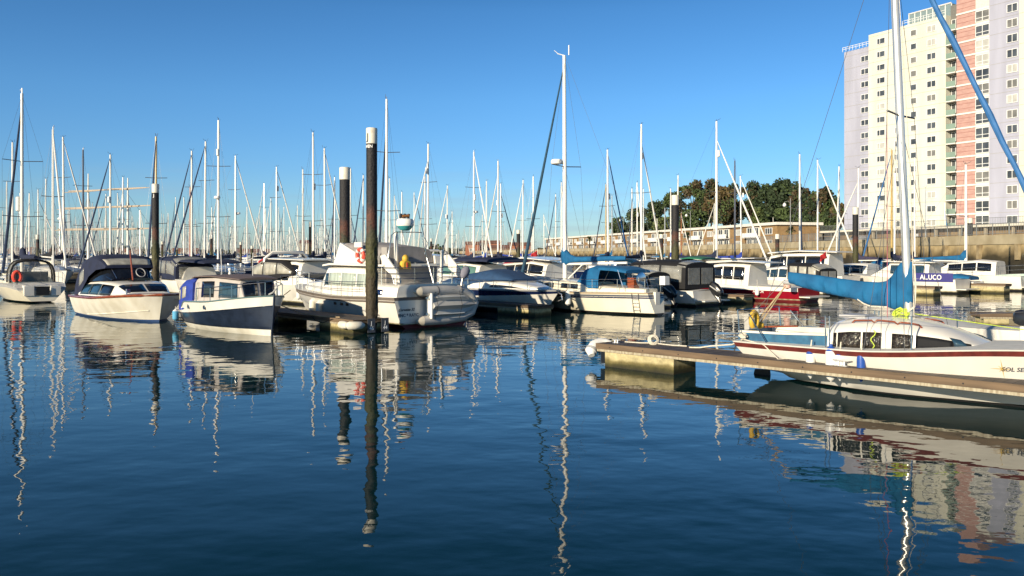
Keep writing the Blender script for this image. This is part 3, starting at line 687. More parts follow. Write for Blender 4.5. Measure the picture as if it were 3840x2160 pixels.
# ---------------------------------------------------------------- brick flats behind the quay
def flats():
    root = thing('brick_flats', 'long low block of brown brick flats with a white flat roof edge behind the quay', 'flats')
    A = Vector((50.2, 158.)); B = Vector((13., 318.)); d = (B - A).normalized(); n = Vector((-d.y, d.x)); n = n if n.x < 0 else -n; L = (B - A).length
    def P(s, o, z): q = A + d * s + n * o; return Vector((q.x, q.y, z))
    def bx(mb, s0, s1, o0, o1, z0, z1):
        mb.add([P(s, o, z) for z in (z0, z1) for s, o in ((s0, o0), (s1, o0), (s1, o1), (s0, o1))], [(0, 3, 2, 1), (4, 5, 6, 7), (0, 1, 5, 4), (1, 2, 6, 5), (2, 3, 7, 6), (3, 0, 4, 7)])
    br = mat('flat_brick', (.30, .19, .085), .9, col2=(.22, .135, .06), scale=1.5)
    mb = MB(); bx(mb, 0, L, 0, -9, QT - 1.2, 8.1); mb.build('wall', br, root, smooth=False)
    mb = MB(); bx(mb, -.5, L + .5, .5, -9.5, 8.1, 8.62); mb.build('roof_edge', mat('fascia_white', (.72, .69, .62), .7, var=.1), root, smooth=False)
    D3 = -d.to_3d(); N3 = n.to_3d(); wall = mat('flat_panel', (.55, .52, .45), .8)
    k = 0; s_ = 3.
    while s_ < L - 5:
        for z in (7.0, 4.65):
            window(root, P(s_, .02, z), D3, N3, 2.6, 1.25, (.33, .66), glass=WC if k % 3 else WG)
            mb = MB(); bx(mb, s_ + 3.2, s_ + 8.6, .04, -.3, z - 1.1, z + .8); pn = mb.build('balcony_panel', wall, root, smooth=False)
            mb = MB(); bx(mb, s_ + 3.1, s_ + 8.7, 1.0, .04, z - 1.25, z - 1.1); bx(mb, s_ + 3.1, s_ + 8.7, 1.0, .94, z - 1.1, z - .25)
            mb.build('balcony', WF, root, smooth=False)
            window(root, P(s_ + 4.6, .06, z), D3, N3, 1.9, 1.7, (.5,)); window(root, P(s_ + 7.2, .06, z), D3, N3, 1.9, 1.7, (.5,))
        s_ += 12.4; k += 1
flats()

# ---------------------------------------------------------------- trees
LEAF = [mat('leaf_dark', (.028, .050, .018), .8, var=.4, scale=1), mat('leaf_mid', (.065, .10, .028), .8, var=.3, scale=1), mat('leaf_light', (.11, .14, .04), .8, var=.3, scale=1),
        mat('leaf_autumn', (.14, .10, .035), .8, var=.35, scale=1), mat('leaf_autumn_dark', (.09, .062, .028), .8, var=.35, scale=1)]
BARK = mat('bark', (.075, .055, .038), .9, var=.4, scale=3, bump=.02, bscale=6)
def crown_mesh(seed, hw, hh, n, leaf, pal):
    rnd = random.Random(seed); mb = MB(); cl = []
    for _ in range(26):
        a = rnd.uniform(0, 2 * math.pi); u = rnd.uniform(-.75, 1); rr = math.sqrt(max(.05, 1 - u * u)) * rnd.uniform(.2, .85)
        cl.append((Vector((math.cos(a) * rr * hw, math.sin(a) * rr * hw, u * hh * .78)), rnd.uniform(.17, .38), rnd.random()))
    for c, r, tone in cl:
        for _ in range(n // 26):
            v = Vector((rnd.gauss(0, 1), rnd.gauss(0, 1), rnd.gauss(0, 1))).normalized() * rnd.uniform(.55, 1.08)
            p = c + Vector((v.x * r * hw, v.y * r * hw, v.z * r * hh * .9))
            q = Vector((rnd.gauss(0, 1), rnd.gauss(0, 1), rnd.gauss(0, 1))).normalized(); e = q.orthogonal().normalized(); f = q.cross(e)
            s_ = leaf * rnd.uniform(.5, 1.2)
            mb.add([p + e * s_, p + f * s_ * .7, p - e * s_, p - f * s_ * .7], [(0, 1, 2, 3)], pal[0 if tone < .45 else (1 if tone < .8 else 2)] if rnd.random() < .75 else rnd.choice(pal))
    return mb
def tree(px, ytop, D, hwpx, seed, pal, label, ground=QT, n=2600, group='trees behind the brick flats', cat='tree', name='broadleaf_tree', leaf=.42, low=.30):
    p = at(px, D); zt = zat(ytop, D); hw = hwpx / F * D * 1.12; H = zt - ground
    root = thing(name, label, cat, (p.x, p.y, ground), random.Random(seed).uniform(0, 6), group)
    hh = H * (1 - low) / 2; cz = H - hh
    mb = crown_mesh(seed, hw, hh, n, leaf, pal); mb.v = [(x, y, z + cz) for x, y, z in mb.v]
    mb.build('crown', LEAF, root, smooth=False)
    t = MB(); rnd = random.Random(seed + 1); r0 = max(.12, H * .02)
    t.tube([(0, 0, -.3), (.1, .1, H * .25), (-.1, 0, H * .5), (0, .1, H * .8)], [r0, r0 * .8, r0 * .5, r0 * .15], 7)
    for k in range(7):
        a = rnd.uniform(0, 6.28); z0 = H * rnd.uniform(.25, .55)
        t.tube([(0, 0, z0), (math.cos(a) * hw * .4, math.sin(a) * hw * .4, z0 + H * .14), (math.cos(a) * hw * .75, math.sin(a) * hw * .75, z0 + H * .3)], [r0 * .4, r0 * .25, r0 * .08], 5)
    t.build('trunk', BARK, root)
    return root
G_, M_, B_ = [0, 1, 1], [0, 0, 1], [4, 3, 1]; O_ = [0, 4, 1]; Y_ = [1, 2, 2]
TR = [(2322, 815, 300, 42, G_, 'small dark green tree at the left end of the wood behind the flats'),
      (2392, 778, 292, 50, G_, 'rounded green tree second from the left end of the wood'),
      (2458, 752, 286, 52, M_, 'dark green tree in the stepped left slope of the wood'),
      (2524, 716, 272, 48, G_, 'mid green tree just left of the tall black pile with a pale cap'),
      (2600, 672, 262, 62, O_, 'tall dark loose-crowned tree just right of the tall black pile'),
      (2668, 672, 250, 52, O_, 'tall brownish tree whose top touches the thick white mast'),
      (2716, 704, 232, 78, B_, 'broad autumn brown tree in front of the darker wood'),
      (2745, 690, 246, 44, M_, 'dark tree top rising behind the autumn brown tree'),
      (2822, 674, 232, 66, O_, 'tall reddish dark tree in the middle of the ridge of the wood'),
      (2880, 690, 222, 56, M_, 'dark green tree behind the sloping white furled sails'),
      (2938, 670, 214, 62, M_, 'tallest dark tree near the right end of the long wood'),
      (3004, 682, 208, 50, O_, 'dark loose-edged tree at the right shoulder of the wood'),
      (3046, 722, 202, 34, O_, 'thin ragged tree beside the gap of sky before the tower'),
      (3098, 704, 198, 36, O_, 'slender brown-tinged tree left of the tower'),
      (3140, 752, 194, 34, B_, 'reddish brown tree against the left edge of the tower'),
      (2496, 812, 250, 60, Y_, 'brighter green bushy tree low in front of the dark wood left of the pile'),
      (2845, 778, 205, 34, Y_, 'light yellow-green pointed tree low in front of the wood'),
      (3000, 800, 195, 60, M_, 'low dark tree behind the end of the flats'),
      (3085, 810, 190, 50, M_, 'low dark tree between the end of the flats and the tower'),
      (2600, 790, 240, 60, G_, 'green tree filling the wood behind the flats right of the tall pile'),
      (2385, 842, 300, 40, G_, 'low green tree above the left part of the flat roof'),
      (2930, 780, 212, 55, G_, 'low green tree above the right end of the flat roof')]
for i, (a, b, c, d, pal, lab) in enumerate(TR): tree(a, b, c, d, 30 + i, pal, lab, n=5200 if d > 45 else 3200)

def palm(px, ytop, D, label, h=None):
    p = at(px, D); H = zat(ytop, D) - QT; root = thing('palm_tree', label, 'palm', (p.x, p.y, QT), 0, 'palms in front of the flats')
    t = MB(); t.tube([(0, 0, 0), (.08, 0, H * .5), (0, .05, H * .72)], [.22, .16, .14], 7); t.build('trunk', BARK, root)
    c = MB(); rnd = random.Random(px)
    for k in range(90):
        a = rnd.uniform(0, 6.28); e = rnd.uniform(-.5, 1.2); Ln = H * .36; b = Vector((0, .05, H * .72)); d = Vector((math.cos(a) * math.cos(e), math.sin(a) * math.cos(e), math.sin(e)))
        sd = Vector((-math.sin(a), math.cos(a), 0)) * .11; m = b + d * Ln * .6; tip = b + d * Ln - Vector((0, 0, Ln * .18))
        c.add([b - sd * .4, b + sd * .4, m + sd, m - sd], [(0, 1, 2, 3)], k % 2); c.add([m - sd, m + sd, tip], [(0, 1, 2)], k % 2)
    c.build('fronds', [LEAF[1], LEAF[0]], root, smooth=False)
palm(2210, 884, 236, 'spiky palm before the left part of the brick flats'); palm(2478, 866, 190, 'spiky palm before the flats, left of the tall black pile')
palm(2578, 868, 175, 'spiky palm before the flats, right of the tall black pile'); palm(2966, 846, 136, 'leafy palm at the right end of the flats beside the lamp post')
def lamp(px, ytop, D, label):
    p = at(px, D); H = zat(ytop, D) - QT; root = thing('street_lamp', label, 'street lamp', (p.x, p.y, QT), 0, 'lamp posts on the quay')
    m = mat('lamp_grey', (.30, .31, .31), .5); t = MB(); t.tube([(0, 0, 0), (0, 0, 1.), (0, 0, H)], [.11, .07, .05], 7); t.tube([(0, 0, H - .7), (-.35, 0, H - .4), (-.9, 0, H - .55)], .03, 5); t.build('post', m, root)
    g = MB(); g.lathe([(.02, .35), (.1, .3), (.26, .1), (.28, -.12), (.14, -.3), (.03, -.34)], 12, (-.9, 0, H - 1.)); g.build('lantern', PLASTW, root)
lamp(2964, 744, 128, 'tall lamp post with hanging white lantern before the dark wood right of centre')
lamp(2589, 791, 185, 'lamp post with hanging lantern rising from the quay right of the tall black pile')
lamp(2338, 812, 232, 'lamp post with hanging lantern at the left end of the wood')

# far woodland and red brick houses on the horizon
def far_wood():
    rnd = random.Random(5); mb = MB()
    for _ in range(15000):
        px = rnd.uniform(-60, 2120); D = rnd.uniform(500, 640) if px > 1250 else rnd.uniform(720, 860)
        env = 13 + 6 * math.sin(px / 61.) + 4 * math.sin(px / 23.) + (8 if 1330 < px < 1370 or 1600 < px < 1810 else 0) + (8 if 380 < px < 640 else 0)
        p = at(px, D); y = 954 - rnd.uniform(-1, 1) ** 2 * env * (1 if rnd.random() < .9 else 1.25); z = zat(y, D)
        q = Vector((rnd.gauss(0, 1), rnd.gauss(0, 1), rnd.gauss(0, 1))).normalized(); e = q.orthogonal().normalized(); f = q.cross(e); s_ = rnd.uniform(.6, 1.5)
        o = Vector((p.x, p.y, z)); mb.add([o + e * s_, o + f * s_, o - e * s_, o - f * s_], [(0, 1, 2, 3)], rnd.choice((0, 0, 1, 2)))
    tag(mb.build('far_woodland', [LEAF[0], LEAF[1], LEAF[4]], smooth=False), 'low far-off belt of trees along the horizon behind the masts', 'woodland', kind='stuff')
far_wood()
def house(px0, px1, yr, D, label, m=None, ye=None):
    p0, p1 = at(px0, D), at(px1, D); w_ = (p1 - p0).length; ze = zat(ye or yr + 12, D); zr = zat(yr, D)
    root = thing('brick_house', label, 'house', ((p0.x + p1.x) / 2, D, 1.2), 0, 'houses on the far shore')
    b = MB(); b.box((0, 4, (ze - 1.2) / 2), (w_, 8, ze - 1.2)); b.build('wall', m or mat('red_brick', (.33, .13, .075), .9, var=.2, scale=.6), root, smooth=False)
    r = MB(); r.prism([(-.5, ze - 1.2), (8.5, ze - 1.2), (4, zr - 1.2)], lambda a, c, d: Vector((d, a, c)), -w_ / 2 - .3, w_ / 2 + .3)
    r.build('roof', mat('tile_roof', (.20, .085, .055), .9, var=.2), root, smooth=False)
    for i in range(max(1, int(w_ / 6))): window(root, Vector((-w_ / 2 + 3 + i * 6, -.02, (ze - 1.2) * .55)), Vector((1, 0, 0)), Vector((0, -1, 0)), 1.8, 1.6)
house(1745, 1800, 905, 430, 'red brick gabled house on the far bank left of centre masts'); house(1800, 1880, 901, 436, 'larger red brick house with dark roof on the far bank')
house(1905, 1990, 908, 442, 'long red-brown house row left of the brick flats'); house(1840, 1912, 918, 405, 'low dark roofed house between the two red brick houses', mat('brown_brick_far', (.20, .12, .08), .9))
house(1120, 1172, 900, 640, 'pale stone tower-like building far off behind the clinker boat', mat('pale_stone', (.38, .33, .25), .9), 912)
for k, (a, b, y) in enumerate(((30, 120, 926), (180, 290, 930), (430, 520, 932), (640, 740, 930), (880, 1010, 933))):
    house(a, b, y, 700, ('row of brown houses low on the horizon at the far left', 'brown house row behind the masts left of the white cruiser', 'brown house row above the navy canopy', 'brown house row right of the leftmost big pile', 'brown house row behind the blue clinker boat')[k], MATS.get('brown_brick_far'))

# ================================================================ PILES
def pile(px, ytop, D, wpx, label, cap=.55, letters=None, near=False):
    p = at(px, D); zt = zat(ytop, D); r = wpx / F * D / 2
    root = thing('mooring_pile', label, 'mooring pile', (p.x, p.y, 0), 0, 'steel mooring piles')
    mb = MB(); n = 24 if near else 12; k = 14; rnd = random.Random(int(px)); zb = -1.; zc = zt - cap
    rows = []
    for i in range(k * 3 + 1):
        z = zb + (zc - zb) * i / (k * 3); rr = r * 1.0
        row = []
        for j in range(n):
            t = 2 * math.pi * j / n; o = (rnd.uniform(-.008, .035) if z < zc * .52 and near else 0)
            row.append(((rr + o) * math.cos(t), (rr + o) * math.sin(t), z))
        rows.append(row)
    mb.grid(rows, closed=True); mb.build('shaft', SHAFT, root)
    c = MB(); c.lathe([(r * 1.03, zc), (r * 1.04, zt - .03), (r * .98, zt)], 20); c.build('cap', CAP, root)
    return root, p, r, zc, zt
def wrap_text(body, size, root, r, z, m, ang=0., sx=1.):
    a0 = math.atan2(-root.location.y, -root.location.x) + ang          # face the quay walkers
    lettering(body, size, lambda a, b, d: Vector(((r + d) * math.cos(a0 + a / r), (r + d) * math.sin(a0 + a / r), z + b)), m, root, sx=sx)
rt, p, r, zc, zt = pile(1394, 481, 26.75, 41, 'tallest black pile with pale cap rising from the pontoon end, letters near its top', cap=.50, near=True)
wrap_text('J', .30, rt, r * 1.04, zc + .20, LETB, -.75); wrap_text('HAVEN', .13, rt, r * 1.0, zc - .10, LETW, -1.05)
pile(1293, 628, 37.6, 39, 'thick black pile with rust-stained cap behind the flybridge of the white cruiser', cap=.55, near=True)
rt, p, r, zc, zt = pile(583, 690, 47., 25, 'black pile with pale cap standing behind the mahogany-trimmed cruiser', cap=.5, near=True)
wrap_text('J', .22, rt, r, zc - .16, LETW, -.5)
pile(2532, 732, 56., 27, 'black pile with weedy foot behind the black-canopied white boat', cap=.66, near=True)
pile(3208, 778, 71., 21, 'black pile with pale cap before the left edge of the tower', cap=.6)
pile(3637, 818, 92., 19, 'black pile with pale cap before the pink part of the tower', cap=.55)
for a in ((1163, 832, 98, 10, 'slim black pile just left of the big flybridge pile among thin masts', .6), (1944, 862, 108, 14, 'dark pile left of the dark slanting furled sail', .5), (2480, 878, 118, 15, 'short black pile with white cap before the brick flats', .6),
          (2915, 878, 112, 15, 'short black pile with white cap before the right end of the flats', .65), (141, 880, 105, 12, 'dark pile behind the square-rigged yards at far left', .6), (609, 905, 140, 8, 'thin short pile just right of the cruiser canopy pile', .5),
          (793, 890, 120, 11, 'dark pile without bright cap behind the blue clinker boat', .2), (903, 908, 125, 9, 'short dark pile behind the clinker boat wheelhouse roof', .4), (945, 922, 120, 9, 'lowest dark pile right of the clinker boat wheelhouse', .4),
          (663, 926, 135, 8, 'tiny pile between the two orange and white masts', .4), (1617, 895, 150, 8, 'thin dark pile right of the radar dome gantry', .5)):
    pile(*a[:5], cap=a[5])

# ================================================================ PONTOONS
def pontoon(name, label, A, d, L, W, top=.5, floats=(), board=.12, group=None, bolts=False):
    """A front left corner, d along; the far side lies on the far side of d."""
    d = Vector(d).normalized(); n = Vector((-d.y, d.x))
    root = thing(name, label, 'pontoon', (A[0], A[1], 0), math.atan2(d.y, d.x), group)
    m = MB(); m.box((L / 2, W / 2, top - .025), (L, W - .07, .05)); m.build('deck', DECKW, root, smooth=False)
    for y in (.02, W - .02):
        e = MB(); e.box((L / 2, y, top - board / 2 + .008), (L, .04, board))
        ed = e.build('edge_board', EDGEW, root, smooth=False)
        if bolts:
            for i in range(int(L / .9)):
                b = MB(); b.tube([(.4 + i * .9, y - .024, top - board / 2), (.4 + i * .9, y + .024, top - board / 2)], .014, 8); b.build('bolt', BLACKP, ed)
        a = MB(); a.box((L / 2, y + (.012 if y < W / 2 else -.012), top - board - .022), (L - .04, .03, .055)); a.build('edge_rail', EDGEA, root, smooth=False)
    for x in (.02, L - .02):
        e = MB(); e.box((x, W / 2, top - board / 2 + .006), (.04, W - .084, board)); e.build('edge_board', EDGEW, root, smooth=False)
    for x0, x1 in floats:
        f = MB(); zt = top - board - .012
        f.box(((x0 + x1) / 2, W / 2, (zt - .35) / 2), (x1 - x0, W - .1, zt + .35))
        o = f.build('float', FLOATM, root, smooth=False); bv = o.modifiers.new('bevel', 'BEVEL'); bv.width = .012; bv.segments = 2
    return root
# foreground finger: runs from the middle distance to the lower right
FD = Vector((.70, -.714)).normalized(); FN = Vector((-FD.y, FD.x)); FA = at(2234, 18.75)
pontoon('finger_pontoon', 'foreground wooden finger pontoon with pale concrete float at its end', FA, FD, 14.5, .93, .5, ((.22, 2.05), (9.4, 11.4)), bolts=True)
def fp(s, w, z=0.): q = FA + FD * s + FN * w; return Vector((q.x, q.y, z))
fr_a = math.atan2(FD.y, FD.x)
cleat(fp(5.52, .22, .5), 'galvanised mooring cleat standing mid-way on the foreground pontoon', 1.15, fr_a)
cleat(fp(.25, .42, .5), 'small mooring cleat at the far end of the foreground pontoon', .8, fr_a)
b = MB(); b.box((0, 0, .2), (.12, .12, .26)); bo = b.build('corner_bracket', BLACKP, None); bo.location = fp(.14, .1, .0) ; bo.parent = None
tag(bo, 'dark square bracket hanging under the far corner of the foreground pontoon', 'bracket')
# round corner fender at the end
cf = thing('corner_fender', 'fat white corner fender wrapped on the end of the foreground pontoon', 'fender', fp(-.1, .22, .36), fr_a)
m = MB(); m.tube([(-.02, -.22, -.14), (-.09, -.17, -.05), (-.11, -.02, .05), (-.09, .16, .1), (.0, .26, .1), (.12, .32, .1)], [.07, .125, .135, .13, .115, .06], 14); m.build('body', PLASTW, cf)
m = MB(); m.tube([(-.09, -.17, -.06), (-.10, -.12, -.02)], .142, 14); m.build('strap', GREYC, cf)
def coil(name, label, c, r, turns, m, tr=.012, rz=0, tilt=0, wob=.02, seed=1, flat=1.):
    rnd = random.Random(seed); P = []
    for i in range(turns * 14):
        t = 2 * math.pi * i / 14; k = r * (1 - .45 * (i / (turns * 14))) + rnd.uniform(-wob, wob)
        P.append(Vector((k * math.cos(t), k * math.sin(t) * flat, tr + (i / (turns * 14)) * tr * 4 + rnd.uniform(-.3, .3) * tr)))
    M = Matrix.Rotation(rz, 3, 'Z') @ Matrix.Rotation(tilt, 3, 'X'); mb = MB(); mb.tube([M @ q for q in P], tr, 5)
    o = mb.build(name, m); o.location = c; return tag(o, label, 'rope')
coil('rope_coil', 'small white rope coil standing at the far end of the foreground pontoon', fp(1.05, .72, .60), .12, 5, ROPEW, .013, 0, R(80), .01, 3)
coil('rope_coil', 'flat white rope coil on the pontoon between the hanging fenders', fp(6.15, .74, .505), .17, 6, ROPEW, .014, .4, 0, .015, 5, .8)
rope('mooring_rope', 'white rope lying along the far end of the foreground pontoon', [fp(.35, .6, .52), fp(.7, .7, .515), fp(1.0, .75, .53), fp(1.5, .8, .515), fp(1.85, .84, .52)], .014)

# pontoon J with the tall pile and the berth numbers
JA = Vector((-4.95, 26.)); JW = 1.25
jr = pontoon('finger_pontoon', 'grey finger pontoon with pale float and berth numbers in front of the tall pile', JA - U * 10.5, U, 10.5, JW, .44, ((8.3, 10.42), (3.5, 5.3)))
def jp(s, w, z=0.): q = JA - U * s + V * w; return Vector((q.x, q.y, z))
for k, (w_, tx) in enumerate(((.62, 'J\n46'), (1.13, 'J\n44'))):
    o = thing('berth_sign', ('grey berth plate reading J 46 at the foot of the tall pile', 'grey berth plate reading J 44, right of the other plate')[k], 'sign', jp(-.07, w_, .25), ANG_U)
    mb = MB(); mb.box((0, 0, .0), (.02, .27, .44)); mb.build('plate', SIGNG, o, smooth=False)
    lettering(tx, .16, lambda a, b, d: Vector((.0115 + d, a, b - .01)), LETW, o)
cf = thing('corner_fender', 'pair of dirty white fender rolls on the corner of pontoon J', 'fender', jp(.1, -.04, .28), ANG_U)
m = MB(); m.tube([(-.55, 0, .0), (-.5, -.03, .0), (-.3, -.05, 0), (-.1, -.03, 0)], [.04, .12, .13, .10], 12); m.tube([(-.12, -.02, 0), (.02, -.05, 0), (.13, .08, 0), (.14, .3, 0), (.13, .42, 0)], [.08, .13, .13, .12, .05], 12); m.build('body', WHITE2, cf)
cleat(jp(.35, 1.05, .44), 'dark cleat with wrapped rope on the corner of pontoon J', 1.2, ANG_U, m=BLACKP)
coil('rope_coil', 'dark rope heap around the cleat beside the tall pile', jp(.4, 1.0, .52), .12, 4, CVBLACK, .014, 0, .3, .03, 8)
# further pontoons
pontoon('finger_pontoon', 'shaded grey finger pontoon in front of the white boat with the navy stripe', at(2010, 33.2) - U * 8, U, 8, 1.0, .45, ((5.6, 7.9), (1, 3)))
pontoon('finger_pontoon', 'brown finger pontoon with concrete float in front of the boat named ALUCO', at(3505, 50.2) - U * 9, U, 9, 1.2, .55, ((4.3, 8.9),))
pontoon('finger_pontoon', 'concrete finger pontoon in front of the pale green yacht', at(3770, 53.) - U * 9, U, 9, 1.2, .6, ((4.1, 8.9),))
pontoon('finger_pontoon', 'dark finger pontoon between the black-canopied boat and the red boat', at(2790, 42.) - U * 9, U, 9, 1.0, .45, ((6, 8.9), (1, 3)))
pontoon('finger_pontoon', 'weathered brown pontoon arm behind the bow of the foreground sailboat', at(3560, 23.6), U, 9, 1.1, .5, ((.3, 2.2), (5.5, 7.5)))
pontoon('finger_pontoon', 'short brown pontoon stub floating behind the foreground mast', at(3675, 28.2), Vector((1, -.12)), 1.1, .8, .5, ((.15, .95),))
pontoon('walkway_pontoon', 'long main walkway pontoon behind the front row of boats', at(-400, 58.), V, 95, 2.2, .5, tuple((i * 6 + 1, i * 6 + 4) for i in range(15)))

# ================================================================ SOL SEEKER (foreground sailboat)
def sol():
    Ls = 7.2; uu = Vector((.69, -.724)).normalized(); vv = Vector((-uu.y, uu.x)); st = at(2747, 16.85) + vv * .92
    O = Vector((st.x, st.y, 0)); rz = math.atan2(uu.y, uu.x)
    root = thing('sailing_boat', 'foreground white sailboat with dark red rail and bright blue sail cover', 'sailing boat', O, rz)
    def S(px, off=0.):                                  # photo column -> distance from the stern on a line `off` to the near side
        return along(st - vv * off, uu, px)
    def Z(px, py, off=0.):
        s_ = S(px, off); q = st - vv * off + uu * s_; return s_, zat(py, q.y)
    H = Hull(Ls, 2.45, ((0, .76), (.35, .80), (.72, 1.0), (1, 1.22)), tf=.76, rake=.75, srake=.35, e0=.34, e1=.95, keel=((0, .10), (.2, -.06), (.45, -.3), (1, -.3)), wide=.42, p=2.0, q=.9)
    dn = lambda k: (lambda t: H.sheer(t) - k)
    H.build(root, [lambda t: interp(H.kl, t), ab(.045), dn(.50), dn(.115), dn(.025), dn(0)], [BLACKAF, WHITE, WHITE, DRED, WHITE], n=30)
    # blue coaming and cabin sides
    c0 = [(0.02, .72, .72, .95), (.9, .78, .74, .97), (1.95, .84, .76, 1.02)]
    ck = MB(); wi = .10
    for s_ in (-1, 1):
        rows = []
        for x, w, z0, z1 in c0: rows.append([(x, s_ * (w + .03), z0), (x, s_ * w, z1), (x, s_ * (w - wi), z1), (x, s_ * (w - wi), z0 - .2)])
        mb = MB(); mb.grid([[r_[0], r_[1]] for r_ in rows]); mb.build('coaming', TEAL, root)
        mb = MB(); mb.grid([[(x, s_ * (w + .012), z1 - .03), (x, s_ * (w + .012), z1 + .012), (x, s_ * (w - wi), z1 + .012), (x, s_ * (w - wi), z0 - .1)] for x, w, z0, z1 in c0]); mb.build('coaming_cap', WHITE2, root)
        mb = MB(); mb.box((1.0, s_ * .5, .80), (1.6, .3, .10)); mb.build('cockpit_seat', WHITE2, root)
    mb = MB(); mb.add([(0.02, -.75, .72), (0.02, .75, .72), (0.02, .72, .95), (0.02, -.72, .95)], [(0, 1, 2, 3)]); mb.build('stern_panel', TEAL, root)
    SEC = [(1, 0), (.96, .55), (.94, .60), (.84, .72), (.62, .88), (.32, .97), (0, 1.0)]
    ST = [(1.93, .86, .76, 1.25), (2.4, .88, .78, 1.34), (2.9, .86, .79, 1.37), (3.5, .80, .82, 1.33), (4.0, .70, .86, 1.22), (4.35, .60, .89, 1.10), (4.65, .50, .93, .97)]
    kx = (S(3672, .45) - 1.93) / (4.65 - 1.93); ST = [(1.93 + (a - 1.93) * kx, b, c, d) for a, b, c, d in ST]
    cab = Loft(ST, SEC); cab.build('cabin', WHITE, root, caps=(True, True), ang=50)
    GT = mat('glittery_acrylic', (.008, .006, .005), .10, col2=(.035, .026, .018), scale=22, bump=.03, bscale=20, lo=.40, hi=.60)
    DK = mat('smoked_panel', (.010, .011, .014), .6, spec=.12)
    for a, b in ((3122, 3134), (3139, 3225), (3232, 3301), (3338, 3413)): cab.both('window', GT, root, S(a, .88), S(b, .88), .04, 1.02, nx=4)
    w3, w4, w5 = S(3425, .86), S(3560, .75), S(3640, .6)
    cab.both('window', DK, root, w3, w4, .04, 1.06, nx=12, off=.016)
    cab.both('window', DK, root, w4, w5, .06, 1.06, nx=8, x1b=w5 - .02, off=.018)
    cab.both('window', GLASSB, root, w4 + .04, w5 - .06, .35, 2.3, nx=3, x0b=w4 - .06, x1b=w5 - .18, off=.034)
    for s_ in (-1, 1):                                  # grab rail
        mb = MB(); P = []
        for i in range(25):
            x = 2.32 + i * .05; q = cab.at(x, 3.6 if s_ < 0 else 8.4); P.append(q + Vector((0, 0, .05 if i % 8 else .01)))
        mb.tube(P, .016, 5); mb.build('grab_rail', MAHOG, root)
    mb = MB(); mb.box((2.15, 0, 1.33), (.5, .52, .05)); mb.build('hatch', GREYC, root)
    # mast, spreaders, shrouds
    mx = S(3409) ; mz = 8.8; rake = -.26
    def ms(z): return Vector((mx + rake * (z - 1.3) / 6., 0, z))
    mb = MB(); mb.tube([ms(1.28), ms(4), ms(7), ms(mz)], [.074, .074, .070, .064], 14); mast = mb.build('mast', ALU, root)
    sp = MB()
    for s_ in (-1, 1): sp.tube([ms(zat(435, 15.4)) + Vector((0, 0, 0)), ms(zat(435, 15.4)) + Vector((.02, s_ * .62, .02))], .018, 6)
    sp.build('spreader', WIRE, mast)
    zsp = zat(435, 15.4); rg = MB()
    for s_ in (-1, 1):
        rg.tube([ms(mz), ms(zsp) + Vector((.02, s_ * .62, .02)), H.gun(mx - .05, s_, .1)], .005, 4)
        rg.tube([ms(zsp - .1), H.gun(mx - .35, s_, .1)], .005, 4)
        rg.tube([ms(zsp - .1), H.gun(mx + .35, s_, .1)], .005, 4)
    rg.tube([ms(mz), (0.05, 0, .95)], .005, 4); rg.build('rigging', WIRE, root)
    gn = MB(); a = Vector((6.0, 0, 1.2)); b = ms(8.55) + Vector((.08, 0, 0)); P = [a.lerp(b, i / 16) + Vector((random.uniform(-.01, .01), random.uniform(-.01, .01), 0)) for i in range(17)]
    gn.tube(P, [.042 + .014 * math.sin(i) ** 2 for i in range(17)], 8); gn.build('furled_sail', SAILB, root)
    # boom and the sail cover drawn from its outline
    bo = MB(); bo.tube([(mx - .1, 0, 1.75), (.62, 0, 1.93)], .045, 8); bo.build('boom', ALU, root)
    topP = [(565, 265), (700, 279), (800, 290), (1000, 320), (1200, 345), (1330, 352), (1390, 342), (1430, 310), (1465, 255), (1495, 200), (1530, 178), (1590, 172), (1612, 185)]
    botP = [(575, 360), (700, 400), (900, 450), (1050, 480), (1130, 495), (1180, 525), (1240, 548), (1320, 552), (1400, 560), (1450, 580), (1520, 593), (1580, 575), (1625, 500)]
    def cv(P): return [Z(2700 + a / 2.229, 900 + b / 2.229) for a, b in P]
    tp, bt = cv(topP), cv(botP)
    def poly_at(P, x):
        for (a, za), (b, zb) in zip(P, P[1:]):
            if x <= b: return za + (zb - za) * (x - a) / (b - a)
        return P[-1][1]
    x0, x1 = max(tp[0][0], bt[0][0]), min(tp[-1][0], bt[-1][0]); rows = []; rnd = random.Random(2); NN = 46
    for i in range(NN + 1):
        x = x0 + (x1 - x0) * i / NN; zt, zb = poly_at(tp, x), poly_at(bt, x); h = zt - zb; row = []
        wv = .085 + .035 * math.sin(i * 1.9) * math.sin(i * .7)
        if i in (0, NN): wv = .03
        for j in range(18):
            t = 2 * math.pi * j / 18; s_ = math.sin(t); c_ = math.cos(t)
            fold = 1 + .16 * math.sin(i * .9 + 3 * s_) + rnd.uniform(-.05, .05)
            row.append((x, c_ * wv * fold * (1.15 - .35 * s_), (zt + zb) / 2 + s_ * h / 2 * (abs(s_) ** -.12 if abs(s_) > .1 else 1)))
        rows.append(row)
    mb = MB(); mb.grid(rows, closed=True); mb.add(rows[0], [tuple(range(18))]); mb.add(rows[-1], [tuple(range(18))])
    cov = mb.build('sail_cover', CVBLUE, root, ang=70)
    # light ropes lashing the cover, coil of yellow-green rope at the mast foot
    lr = MB()
    lr.tube([(mx + .10, -.02, 2.3), (mx + .13, -.04, 1.9), (mx + .12, -.06, 1.55), (mx + .0, -.1, 1.45), (mx - .12, -.09, 1.40)], .018, 5)
    P = [Z(2700 + a / 2.229, 900 + b / 2.229, .12) for a, b in ((1150, 495), (1200, 530), (1260, 553), (1330, 556), (1400, 560))]; lr.tube([(a, -.13, b) for a, b in P], .012, 5)
